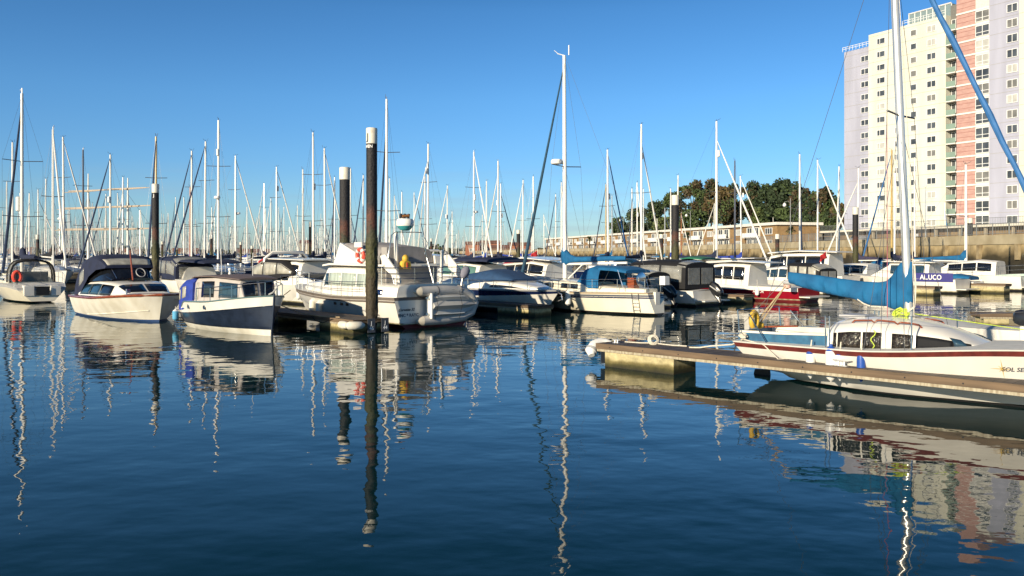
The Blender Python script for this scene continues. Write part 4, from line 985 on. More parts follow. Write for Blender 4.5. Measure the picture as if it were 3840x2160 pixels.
    lr.tube([(mx - .15, -.05, 1.42), (mx - .1, -.06, 1.3), (mx - .2, -.1, 1.22)], .014, 5); lr.build('lashing', ROPEW, cov)
    # pulpits and stanchions
    mb = MB()
    for s_ in (-1, 1):
        g = H.gun(.12, s_, .12)
        mb.tube([g, g + Vector((-.06, 0, .62))], .012, 5); g2 = H.gun(.75, s_, .12); mb.tube([g2, g + Vector((.2, 0, .55))], .012, 5)
        for x in (2.02, 3.55): q = H.gun(x, s_, .12); mb.tube([q, q + Vector((0, 0, .58))], .012, 5); 
        q = H.gun(2.1, s_, .12); mb.tube([q, q + Vector((0, 0, .58))], .012, 5)
        mb.tube([H.gun(.12, s_, .12) + Vector((-.06, 0, .6)), H.gun(2.05, s_, .12) + Vector((0, 0, .57)), H.gun(3.55, s_, .12) + Vector((0, 0, .57)), H.gun(5.4, s_, .12) + Vector((0, 0, .6))], .005, 4)
        q = H.gun(5.5, s_, .12); mb.tube([q, q + Vector((.3, 0, .62)), H.gun(6.5, s_, .08) + Vector((.1, 0, .6))], .012, 5)
    a, b = H.gun(.12, -1, .12) + Vector((-.06, 0, .61)), H.gun(.12, 1, .12) + Vector((-.06, 0, .61)); mb.tube([a, b], .012, 5)
    mb.build('guard_rail', STEEL, root)
    # mainsheet tackle, yellow horseshoe buoy, tiller
    mt = MB(); tpz = (.66, 0, 1.86)
    for dy, dx in ((-.03, 0), (.03, .02), (0, .06), (0, -.05)): mt.tube([tpz, (-.12 + dx * 1.5 + .12, dy * 2 - .1, .96)], .011, 5)
    mt.build('mainsheet', ROPET, root)
    mt = MB(); mt.tube([(.66, 0, 2.0), (-.02, -.75, .95)], .005, 4); mt.build('topping_line', WIRE, root)
    hb = MB(); P = [(.16, -.36 + .115 * math.cos(t), 1.16 + .16 * math.sin(t)) for t in [R(k) for k in range(-60, 241, 20)]]; hb.tube(P, .05, 10)
    tag(hb.build('horseshoe_buoy', YELLOW, root), 'yellow horseshoe buoy on the stern rail')
    hb = MB(); hb.ball((.12, -.06, 1.03), .09, 0, 12, .8); hb.build('rescue_bag', YELLOW, root)
    tl = MB(); tl.tube([(.0, 0, .98), (.9, .05, 1.05)], .02, 6); tl.build('tiller', MAHOG, root)
    rd = MB(); rd.prism([(-.12, -.3), (.35, -.3), (.30, .12), (-.02, .10)], lambda a, b, d: Vector((a, d, b)), -.03, .03); rd.build('rudder', BLACKAF, root)
    # name and star
    sx, sz = Z(3737, 1362, 1.0)
    def on(a, b, d): 
        x = sx + a; z = sz + b; return Vector((x, -(H.half(x, z) + d), z))
    sxx = S(3792, 1.05); 
    def onn(a, b, d):
        x = sxx + a + .05; z = .66 + b + a * .05; return Vector((x, -(H.half(x, z) + d + .003), z))
    tx0 = S(3726, 1.05); lettering('SOL SEEKER', .098, lambda a, b, d: Vector((tx0 + .30 + a, -(H.half(tx0 + .30 + a, .66 + b + a * .03) + d + .004), .66 + b + a * .03)), LETG, root, shear=.35, sx=1.0)
    st_ = MB(); star = []
    for k in range(16):
        t = math.pi / 2 + k * math.pi / 8; rr = .018 if k % 2 else ((.165 if k % 4 == 0 else .075)); star.append((rr * math.cos(t), rr * math.sin(t)))
    cx_ = S(3742, 1.05)
    def os(a, b, d): x = cx_ + a; z = .66 + b; return Vector((x, -(H.half(x, z) + d), z))
    st_.prism(star, os, .004, .009); st_.build('star_emblem', LETGOLD, root, smooth=False)
    # loose things
    def W_(v): return O + Matrix.Rotation(rz, 3, 'Z') @ Vector(v)
    names = (('white fender with dark blue cap, leftmost of four beside the foreground pontoon', 715, 985, .085, PLASTW), ('largest white fender with dark blue cap, second from left', 898, 955, .10, PLASTW),
             ('low white fender with dark blue cap left of the rope coil', 970, 995, .075, PLASTW), ('blue fender rightmost beside the rope coil and foreground pontoon', 1150, 1000, .075, FBLUE))
    for k, (lb, cx, cy, r_, m_) in enumerate(names):
        px = 2700 + cx / 2.229; s_ = S(px, 1.25); zt = zat(900 + (cy - 40) / 2.229, (st - vv * 1.25 + uu * s_).y)
        g = H.gun(s_, -1, .15); h = .62 if k == 1 else .5
        y = -(H.half(s_, .45) + r_ + .01); zc_ = max(.22, zt - h * .42)
        fender(W_((s_, y, zc_)), r_, h, m=m_, cap=FBLUE, label=lb, group='fenders between the boat and the pontoon', rope_to=tuple(Matrix.Rotation(rz, 3, 'Z') @ (g + Vector((0, 0, .12)) - Vector((s_, y, zc_)))))
    # yellow-green rope
    rnd = random.Random(4); P = []
    for i in range(150):
        t = i * .55; k = i / 150
        P.append(W_((mx - .10 + (.13 - .05 * k) * math.cos(t) + rnd.uniform(-.02, .02), -.12 - .04 * math.sin(t * .7), 1.42 - .20 * k * k * 1.5 + (.10) * math.sin(t) + rnd.uniform(-.02, .02))))
    P += [W_((mx - .1 + .03 * math.sin(i), -.2 - .02 * i, 1.1 - i * .02)) for i in range(4)]
    rope('rope_bundle', 'tangled yellow-green rope hung at the foot of the foreground mast', P, .013, YGREEN)
    P = [W_((mx - .28 + .04 * math.sin(i * 1.3), -.86 - .01 * i, 1.15 - .045 * i)) for i in range(8)]; rope('rope_tail', 'thin yellow-green rope tail hanging down the dark cabin window', P, .009, YGREEN)
    rope('mooring_rope', 'yellow-green line running from the foreground mast to the right', [W_((mx + .1, 0, 1.42)), W_((mx + 2.2, 1.5, 1.05)), W_((mx + 4.2, 3.3, 1.2))], .009, YGREEN)
    sc = W_(H.gun(.2, -1, .1, .04))
    rope('mooring_rope', 'white mooring rope from the foreground boat stern to the pontoon', [sc, fp(2.9, .93, .63), fp(2.4, .9, .56), fp(2.2, .8, .52), fp(2.0, .7, .515)], .016)
    rope('mooring_rope', 'pale pink-white rope hanging from the stern over the red rail', [sc, W_((.75, -1.02, .74)), W_((1.1, -1.10, .5)), fp(4.6, .8, .52)], .012)
    coil('rope_coil', 'white rope coil heaped on the stern deck of the foreground boat', sc + Vector((0, 0, .04)), .08, 4, ROPEW, .014, 0, .4, .02, 6)
    rope('halyard', 'dark red halyard running down from the foreground spreaders', [W_((S(3328, .3), -.3, .84)), W_((mx - .35, -.12, zsp))], .006, ROPER)
    rope('halyard', 'pale halyard hanging close along the foreground mast', [W_((mx + .12, -.08, 1.3)), W_((mx + .06, -.1, 4)), W_((mx - .2, -.1, 8.2))], .007, ROPEW)
sol()

# ================================================================ CLINKER BOAT
def clinker():
    L = 5.6; O = Vector((-11.0, 29.62, 0)); root = thing('clinker_boat', 'small navy and white clinker boat with wheelhouse and royal blue canopy', 'motor boat', O, ANG_U)
    H = Hull(L, 2.55, ((0, .60), (.12, .64), (.24, .95), (.55, 1.0), (1, 1.24)), tf=.64, rake=.16, srake=-.12, e0=.30, e1=.80, keel=((0, -.12), (.3, -.3), (1, -.3)), wide=.45, p=2.4, q=.85)
    lo = lambda t: .50 + .43 * t ** 1.5; wl = lambda t: .17 + .02 * t
    rows = [ab(-.28), ab(.0), wl]; cols = [WHITE2, WHITE2]; nk = 8
    for k in range(1, nk + 1): rows.append((lambda k: (lambda t: wl(t) + (lo(t) - wl(t)) * k / nk))(k)); cols.append(NAVYHULL)
    rows += [lambda t: max(lo(t) + .001, H.sheer(t))]; cols.append(WHITE)
    H.build(root, rows, cols, n=26, lap=.013, laprows=set(range(3, 2 + nk + 1)))
    H.strake(root, lambda t: H.sheer(t) - .01, .022, mat('gunwale_green', (.10, .18, .19), .5), .17, 1.0, 'gunwale'); H.strake(root, lo, .016, NAVYHULL, 0, 1, 'rubbing_strake', out=.015)
    mb = MB(); mb.tube([(L - .17, 0, -.3), (L - .12, 0, .3), (L + .0, 0, 1.0), (L + .03, 0, 1.3)], .038, 6); mb.build('stem', NAVYHULL, root)
    for x in (1.85, 3.15):
        for s_ in (-1, 1):
            z = H.zdeck(x) - .17; y = s_ * (H.half(x, z) + .005); mb = MB(); mb.lathe([(.075, 0), (.085, .015), (.06, .02)], 14, (x, y, z), M=Matrix.Rotation(R(-90 * s_), 3, 'X')); pt = mb.build('porthole', STEEL, root)
            g = MB(); g.lathe([(.06, .0), (.05, .024)], 12, (x, y, z), M=Matrix.Rotation(R(-90 * s_), 3, 'X')); g.build('pane', GLASS, pt)
    W_ = Loft([(1.75, .96, .93, 1.70), (1.95, .98, .94, 1.76), (3.1, .92, .98, 1.80), (4.45, .60, 1.0, 1.72), (4.65, .54, 1.02, 1.05)], SEC_BOX)
    grp = mat('wheelhouse_grey', (.44, .40, .37), .55, var=.15)
    W_.build('wheelhouse', grp, root)
    rf = Loft([(1.6, .98, 1.70, 1.74), (1.95, 1.02, 1.75, 1.79), (3.1, .96, 1.79, 1.83), (4.55, .63, 1.71, 1.75)], [(1, 0), (1, .6), (.7, 1.3), (0, 1.9)]); rf.build('roof', mat('roof_brown_grey', (.15, .11, .10), .7), root)
    W_.both('window', GLASS, root, 2.35, 3.2, .6, 2.05); W_.both('window', GLASSB, root, 3.45, 4.38, .6, 2.05, x1b=4.34)
    W_.both('window', VINYL2, root, 1.80, 2.12, .3, 1.95, x0b=1.98)
    W_.patch('windscreen', GLASS, root, 4.48, 4.62, 3.0, 5.8); W_.patch('windscreen', GLASS, root, 4.48, 4.62, 6.2, 9.0)
    cn = Loft([(-.02, .62, .60, .80), (.12, .78, .60, 1.25), (.45, .98, .60, 1.52), (1.0, 1.06, .64, 1.68), (1.55, 1.08, .80, 1.72), (1.78, 1.03, .92, 1.70)], SEC_CAN); cn.build('canopy', CVROYAL, root)
    cn.both('vinyl_window', VINYL2, root, .42, .68, .8, 1.75, nx=2); cn.both('vinyl_window', VINYL2, root, .92, 1.30, .8, 1.8, nx=3)
    rails(root, H, 2.6, L - .2, .42, 4, .06, (1.,), .014, close_bow=True, name='pulpit')
    mb = MB(); mb.tube([(2.6, -.1, 1.83), (2.6, -.1, 1.96)], [.05, .03], 8); mb.ball((2.6, -.1, 2.0), .06); mb.build('horn_lamp', PLASTW, root)
    mb = MB(); mb.tube([(3.9, .1, 1.8), (3.9, .1, 2.55)], .009, 5); mb.tube([(1.0, .3, 1.8), (.9, .3, 2.7)], .012, 5); mb.build('aerial', PLASTW, root)
    mb = MB(); mb.tube([(L - .12, -.10, 1.28), (L + .12, -.1, 1.34), (L + .22, 0, 1.5), (L + .1, .0, 1.62)], .025, 6); mb.build('bow_roller', GREYC, root)
    fender(O + Matrix.Rotation(ANG_U, 3, 'Z') @ Vector((.25, -1.02, .42)), .10, .36, m=CVSKY, label='pale blue fender at the stern quarter of the clinker boat', rope_to=(0, 0, .3))
clinker()

# ================================================================ MAHOGANY TRIMMED CABIN CRUISER
def cruiser():
    L = 7.15; O = Vector((-17.63, 36.05, 0)); root = thing('cabin_cruiser', 'old white cabin cruiser with mahogany rail and navy canopy, bow to the right', 'motor boat', O, ANG_U)
    H = Hull(L, 3.25, ((0, .80), (.5, .86), (1, 1.04)), tf=.84, rake=.5, srake=-.05, e0=.17, e1=.60, wide=.5, p=3.0, q=.66)
    H.build(root, [ab(-.28), ab(.03), ab(.075), fr(H, .35), fr(H, .72), fr(H, .76), fr(H, .9), fr(H, 1)], [BLUEAF, BLUEAF, WHITE2, WHITE2, WHITE2, WHITE2, WHITE2], n=26)
    H.strake(root, lambda t: H.sheer(t) - .035, .045, MAHOG, 0, 1, 'rubbing_rail', out=.01)
    H.strake(root, lambda t: .1 + .34 * max(0, (t - .3) / .7) ** 1.4, .014, WHITE2, .35, .97, 'spray_rail', out=.01)
    mb = MB(); mb.grid([[H.gun(L * t, -1, .0, .012), H.gun(L * t, -1, .16, .03)] for t in [i / 16 for i in range(17)]]); mb.grid([[H.gun(L * t, 1, .0, .012), H.gun(L * t, 1, .16, .03)] for t in [i / 16 for i in range(17)]]); mb.build('side_deck', MAHOG, root)
    cab = Loft([(.75, 1.22, .82, 1.36), (3.0, 1.24, .86, 1.46), (4.4, 1.18, .88, 1.42), (4.9, 1.10, .90, 1.36), (5.6, .88, .95, 1.04)], SEC_SLOPE); cab.build('cabin', WHITE, root)
    for a, b in ((1.0, 2.2), (2.26, 3.45), (3.5, 4.72)): cab.both('side_window', GLASSB if a < 3 else GLASS, root, a, b, .2, 1.95, nx=5)
    cab.patch('windscreen', GLASS, root, 4.96, 5.54, 2.2, 5.88, nx=3, nf=6); cab.patch('windscreen', GLASS, root, 4.96, 5.54, 6.12, 9.8, nx=3, nf=6)
    up = Loft([(1.0, 1.04, 1.38, 1.98), (2.7, 1.02, 1.44, 2.0), (3.35, .94, 1.46, 1.94), (3.8, .84, 1.47, 1.55)], SEC_SLOPE); up.build('upper_windscreen', GLASS, root)
    for f in (1.0, 3.6, 8.4, 11):
        mb = MB(); mb.tube([up.at(3.36, f) + Vector((.01, 0, 0)), up.at(3.79, f)], .015, 5); mb.build('windscreen_frame', STEEL, root)
    cn = Loft([(-.06, 1.16, .78, .90), (.15, 1.20, .80, 1.30), (.5, 1.20, .82, 1.85), (.95, 1.16, .95, 2.32), (1.9, 1.12, 1.6, 2.47), (2.75, 1.08, 1.88, 2.43), (3.2, .98, 1.93, 2.22), (3.4, .92, 1.95, 2.04)], SEC_CAN); cn.build('canopy', CVNAVY, root)
    cn.patch('vinyl_window', VINYL2, root, 3.0, 3.36, 3.0, 9.0, nx=4, nf=12, off=.012); cn.both('vinyl_window', VINYL, root, .75, 1.3, .5, 1.5)
    cl = MB(); cl.tube([(3.62 - .17 * math.sin(t) * .8, .36 + .17 * math.cos(t), 1.77 + .17 * math.sin(t)) for t in [R(24 * k) for k in range(16)]], .018, 5); cl.build('clear_view_screen', GREYC, root)
    mb = MB(); mb.tube([(4.0, -.05, 1.42), (3.75, -.08, 2.5), (3.7, -.08, 2.68)], [.04, .028, .02], 8); mb.build('signal_mast', MAHOG, root); mb = MB(); mb.ball((3.7, -.08, 2.70), .045); mb.build('mast_light', BLACKP, root)
    for c in ((4.1, .35, 1.44), (4.4, -.3, 1.40), (3.9, .6, 1.42)): mb = MB(); mb.ball(c, .05, 0, 10, .9); mb.build('deck_vent', STEEL, root)
    hm = MB(); hm.box((4.2, 0, 1.47), (.5, .5, .04)); hm.build('fore_hatch', BLACKP, root)
    mb = MB(); a = H.gun(6.3, -1, .1, .02); mb.tube([a, a + Vector((0, 0, .2))], .03, 6); mb.tube([a + Vector((-.05, -.08, .18)), a + Vector((.05, .1, .18))], .02, 5); mb.box(a + Vector((-.5, .2, .08)), (.25, .1, .1)); mb.build('bow_fitting', STEEL, root)
    mb = MB(); mb.ball((.75, -1.0, 1.55), .13, 0, 10, .8); mb.build('canvas_roll', CVNAVY, root)
    rope('mooring_rope', 'thin dark mooring line from the old cruiser bow to the water', [O + Matrix.Rotation(ANG_U, 3, 'Z') @ Vector((6.5, .1, 1.0)), O + Matrix.Rotation(ANG_U, 3, 'Z') @ Vector((7.6, 1.9, .3))], .012, WIRE)
cruiser()

# ================================================================ FLYBRIDGE CRUISER WITH DINGHY
CO = Vector((-2.67, 28.94, 0)); CM = Matrix.Rotation(ANG_A, 3, 'Z')
def cw(v): return CO + CM @ Vector(v)
def corvette():
    L = 9.9; B = 3.5; root = thing('flybridge_cruiser', 'large white flybridge cruiser with guard rails and grey transom lettering', 'motor cruiser', CO, ANG_A)
    H = Hull(L, B, ((0, 1.05), (.4, .98), (.8, 1.08), (1, 1.22)), tf=.97, rake=.9, srake=.0, e0=.16, e1=.7, wide=.3, p=2.4, q=.8)
    H.build(root, [ab(-.28), ab(.12), ab(.18), fr(H, .4), fr(H, .80), fr(H, .90), fr(H, 1)], [REDAF, GRIME, WHITE, WHITE, WHITE, mat('rubbing_band', (.16, .135, .115), .6), ], n=26)
    H.strake(root, lambda t: H.sheer(t) * .86, .035, MATS['rubbing_band'], 0, .98, 'rubbing_strake', out=.01)
    af = Loft([(.06, 1.56, 1.0, 1.46), (1.6, 1.58, 1.0, 1.48), (2.0, 1.52, 1.0, 1.5)], SEC_BOX); af.build('aft_cabin', WHITE, root)
    af.both('window', NAVY, root, .95, 1.75, .7, 1.6)
    sa = Loft([(1.75, 1.36, .98, 2.04), (3.9, 1.40, .98, 2.08), (5.2, 1.34, 1.0, 2.05), (5.75, 1.22, 1.02, 1.52), (7.4, .95, 1.08, 1.40), (8.3, .55, 1.14, 1.2)], SEC_BOX); sa.build('saloon', WHITE, root)
    for a, b in ((1.95, 2.9), (3.0, 3.95), (4.05, 4.95)): sa.both('saloon_window', CURTAIN, root, a, b, 1.05, 1.92); 
    sa.both('saloon_window', GLASSB, root, 5.0, 5.42, 1.05, 1.9, x1b=5.24)
    sa.patch('windscreen', GLASS, root, 5.26, 5.68, 2.6, 9.4, nx=3, nf=8)
    ro = Loft([(1.0, 1.46, 2.08, 2.15), (4.7, 1.46, 2.10, 2.17), (5.35, 1.38, 2.05, 2.11)], [(1, 0), (1, 1), (.5, 1.2), (0, 1.3)]); ro.build('saloon_roof', WHITE, root)
    # flybridge coaming: high sides sweeping down
    for s_ in (-1, 1):
        mb = MB(); mb.prism([(1.6, 2.17), (4.6, 2.17), (4.3, 2.94), (2.95, 2.52), (1.6, 2.45)], lambda a, b, d: Vector((a, s_ * (d - (b - 2.17) * .12), b)), 1.22, 1.32); mb.build('flybridge_side', WHITE, root, smooth=False)
        mb = MB(); mb.prism([(-.0, 1.52), (1.0, 2.05), (1.2, 2.45), (.9, 2.5), (.2, 1.95), (-.0, 1.7)], lambda a, b, d: Vector((a + .1, s_ * d, b)), 1.35, 1.40); mb.build('aft_wing', WHITE, root, smooth=False)
    mb = MB(); mb.add([(4.6, -1.3, 2.17), (4.6, 1.3, 2.17), (4.3, 1.22, 2.93), (4.3, -1.22, 2.93)], [(0, 1, 2, 3)]); mb.add([(4.55, -1.3, 2.17), (4.55, 1.3, 2.17), (4.25, 1.22, 2.92), (4.25, -1.22, 2.92)], [(0, 1, 2, 3)]); mb.build('flybridge_front', WHITE, root, smooth=False)
    fc = Loft([(1.7, 1.16, 2.2, 2.78), (2.6, 1.18, 2.2, 2.86), (3.5, 1.2, 2.3, 2.95), (4.12, 1.2, 2.8, 2.95)], SEC_RND); fc.build('flybridge_cover', mat('canvas_stone', (.30, .28, .27), .9, var=.25), root)
    mb = MB(); mb.box((2.9, 1.28, 2.85), (.5, .06, .18)); mb.build('flybridge_locker', WHITE, root)
    mb = MB(); mb.box((1.35, 1.05, 2.45), (.35, .3, .6)); mb.box((1.55, -.1, 1.78), (.06, 2.2, .62)); mb.build('aft_console', mat('console_grey', (.34, .32, .30), .6), root, smooth=False)
    # rails: side deck and aft deck
    rails(root, H, 1.9, L - .4, .52, 11, .06, (.5, 1.), .014, close_bow=True)
    mb = MB(); z0, z1 = 1.48, 2.05
    cs = [(1.9, 1.5), (1.0, 1.53), (.08, 1.53), (.08, .8), (.08, 0), (.08, -.8), (.08, -1.53), (1.0, -1.53), (1.9, -1.5)]
    for x, y in cs: mb.tube([(x, y, z0 - .03), (x, y, z1)], .014, 5)
    for z in (z0 + .2, z0 + .38, z1): mb.tube([(x, y, z) for x, y in cs], .013, 5)
    mb.build('aft_deck_rail', STEEL, root)
    # mast, davit tubes, radar arch
    mb = MB(); mb.tube([(.95, .95, 1.48), (1.0, .95, 3.3)], .075, 10); mb.tube([(.4, -.55, 1.48), (.3, -.55, 2.65)], .06, 8); mb.build('davit_post', WHITE, root)
    ga = MB(); zz = 3.28
    for y0, y1 in ((1.35, 1.2), (-.30, -.10)):
        ga.tube([(.9, y0, 2.3), (.9, y1, zz - .12), (.9, y1 * .85, zz)], .02, 6); ga.tube([(.5, y0, 1.5), (.9, y0, 2.4)], .018, 6)
    ga.tube([(.9, 1.02, zz), (.9, -.085, zz)], .02, 6); ga.tube([(.9, -.2, 2.5), (.9, -.35, 2.9), (.9, -.2, 3.1)], .015, 6); ga.build('radar_gantry', STEEL, root)
    rd = MB(); rd.lathe([(.12, 0), (.20, .05), (.29, .16)], 18, (.9, .63, 3.33)); rd.build('radar_base', LTEAL, root)
    rd = MB(); rd.lathe([(.29, .161), (.31, .2), (.30, .36), (.26, .41), (.05, .43)], 18, (.9, .63, 3.33)); rd.build('radar_dome', PLASTW, root)
    lh = MB(); lh.tube([(.9, .77, 3.83), (.9, .49, 3.85)], .06, 8); lh.build('search_light', mat('amber_lamp', (.55, .22, .06), .4), root)
    lh = MB()
    for k in range(3): lh.tube([(.9, .83 - k * .17, 3.76), (.9, .81 - k * .17, 3.92)], .045, 8)
    lh.build('lamp_bands', BLACKP, root)
    cv = MB(); cv.ball((.2, -1.2, 2.05), .2, 0, 10, .8); cv.tube([(.15, -1.1, 1.9), (.1, -.9, 1.85)], .05, 6)
    ob = thing('covered_outboard', 'small outboard motor under a crumpled grey cover on the cruiser stern rail', 'outboard motor', cw((.0, -1.25, 1.75)), ANG_A)
    m = MB(); m.lathe([(.04, -.12), (.12, -.05), (.17, .1), (.15, .26), (.06, .36)], 12, M=Matrix.Rotation(R(35), 3, 'X')); m.build('cover', CVGREY, ob); m = MB(); m.tube([(0, .03, -.1), (0, .1, -.4)], .035, 6); m.build('leg', BLACKP, ob)
    # yellow liferaft bag
    lr = thing('life_jacket_bag', 'yellow safety bag with red stripe strapped behind the flybridge', 'safety bag', cw((.75, .72, 2.08)), ANG_A); lr.scale = (.78, .78, .78)
    m = MB(); m.ball((0, 0, .36), .15, 0, 12, 1.15); m.build('top_lobe', YELLOW, lr); Loft([(-.14, .18, -.1, .24), (-.10, .25, -.12, .27), (.10, .25, -.12, .27), (.14, .18, -.1, .24)], SEC_RND).build('bag', YELLOW, lr)
    m = MB(); m.box((-.148, 0, .06), (.02, .07, .24)); m.build('stripe', ORANGE, lr)
    # lifebuoy
    lb = thing('lifebuoy', 'red and white lifebuoy hung on the flybridge side left of the tall pile', 'lifebuoy', cw((2.62, 1.38, 2.47)), ANG_A)
    def ring(a0, a1, m, nm, r=.068):
        mb = MB(); mb.tube([(.215 * math.cos(t), 0, .215 * math.sin(t)) for t in [a0 + (a1 - a0) * i / 8 for i in range(9)]], r, 10, caps=True); mb.build(nm, m, lb)
    for k in range(4): ring(R(45 + 90 * k + 13), R(135 + 90 * k - 13), ORANGE, 'ring_segment'); ring(R(45 + 90 * k - 13), R(45 + 90 * k + 13), PLASTW, 'white_band', .071)
    # portholes and transom lettering
    for x in (3.05, 3.45, 3.95):
        z = .70; mb = MB(); y = H.half(x, z) + .006; mb.box((x, y, z), (.17, .02, .10)); mb.build('porthole', GLASS, root, smooth=False)
    tf_ = lambda y0, z0: (lambda a, b, d: Vector((-.002 - d, y0 - a, z0 + b)))
    lettering('Corvette 32', .13, tf_(1.20, .63), LETB, root, shear=.35); lettering('RNC * RAYC', .15, tf_(1.12, .44), LETG, root)
    mb = MB(); mb.box((-.02, .95, .17), (.05, .6, .03)); mb.box((-.06, .2, .17), (.12, 2.3, .03)); mb.build('swim_step', WHITE2, root)
    for x, z in ((6.2, .5), (5.4, .45)): fender(cw((x, H.half(x, .5) + .13, z)), .13, .5, m=WHITE2, label=('white fender hung at the shaded bow of the flybridge cruiser', 'white fender hung amidships on the flybridge cruiser')[x < 6])
    # dinghy slung on the transom
    dg = thing('inflatable_dinghy', 'grey inflatable dinghy hung on edge across the cruiser stern', 'dinghy', CO + CM @ Vector((-.22, 0, 0)), ANG_A)
    tb = MB(); P = [(-.02, .82, 1.25), (-.02, .45, 1.25), (-.02, -.2, 1.26), (-.02, -.95, 1.22), (-.04, -1.35, 1.08), (-.05, -1.55, .78), (-.04, -1.40, .46), (-.02, -1.0, .30), (-.02, -.2, .24), (-.02, .45, .25), (-.02, .72, .25)]
    tb.tube(P, [.165, .17, .17, .165, .16, .155, .16, .165, .17, .17, .165], 14); tb.build('tube', RUBBER, dg)
    for z, y in ((1.25, .82), (.25, .72)):
        c = MB(); c.tube([(-.02, y - .01, z), (-.02, y + .12, z), (-.02, y + .28, z)], [.168, .13, .02], 14); c.build('cone_end', mat('cone_beige', (.50, .46, .38), .5), dg)
    hl = MB(); ys = [.42, .1, -.3, -.7, -1.0, -1.25, -1.42]; rows = []
    for y in ys:
        k = max(0, (-y - .6) / .85); h = .40 * math.sqrt(max(.03, 1 - k * k)); d = .20 * (1 - k * .5)
        rows.append([(-.06, y, .75 + h), (-.20 - d * .2, y, .75 + h * .75), (-.13 - d * .35, y, .75 + h * .38), (-.17 - d, y, .75), (-.13 - d * .35, y, .75 - h * .38), (-.20 - d * .2, y, .75 - h * .75), (-.06, y, .75 - h)])
    hl.grid(rows); hl.add(rows[0], [tuple(range(7))]); hl.build('hull', mat('dinghy_hull', (.47, .46, .43), .35, var=.12), dg, ang=60)
    tr = MB(); tr.box((-.1, .46, .75), (.3, .05, .86)); tr.build('transom_board', PLASTW, dg)
    for dz in (.30, -.28): k = MB(); k.box((-.29, -.3, .75 + dz), (.03, 1.2, .025)); k.build('keel_strip', PLASTW, dg, smooth=False)
    for z in (1.02, .98 - .5):
        k = MB(); k.box((-.12, .56, z), (.08, .22, .05)); k.build('motor_bracket', STEEL, dg)
    gl_ = MB(); gl_.tube([(-.18, .4 - .22 * i, 1.30 - (.05 if i % 2 else 0)) for i in range(8)], .009, 4); gl_.build('grab_line', ROPEW, dg)
    for y in (.15, -.85): k = MB(); k.tube([(-.02, y, 1.25), (-.02, y - .05, 1.25)], .177, 14); k.build('seam_patch', RUBBERD, dg)
    for y in (.3, -.75): k = MB(); k.tube([(.0, y, 1.42), (-.2, y, 1.2), (-.36, y, .75), (-.2, y, .3), (0, y, .08)], .008, 4); k.build('strap', CVBLACK, dg)
corvette()
rope('mooring_rope', 'tan mooring rope sagging from the cruiser bow down to pontoon J', [cw((8.9, .9, 1.0)), jp(5.6, .1, .75), jp(3.4, -.02, .5), jp(2.0, .0, .45), jp(1.3, .3, .455)], .018, ROPET)
rope('mooring_rope', 'dark rope looped along the edge board of pontoon J', [jp(2.6, -.03, .44), jp(2.3, -.05, .3), jp(1.8, -.05, .26), jp(1.3, -.04, .40), jp(1.0, .1, .455)], .012, CVBLACK)

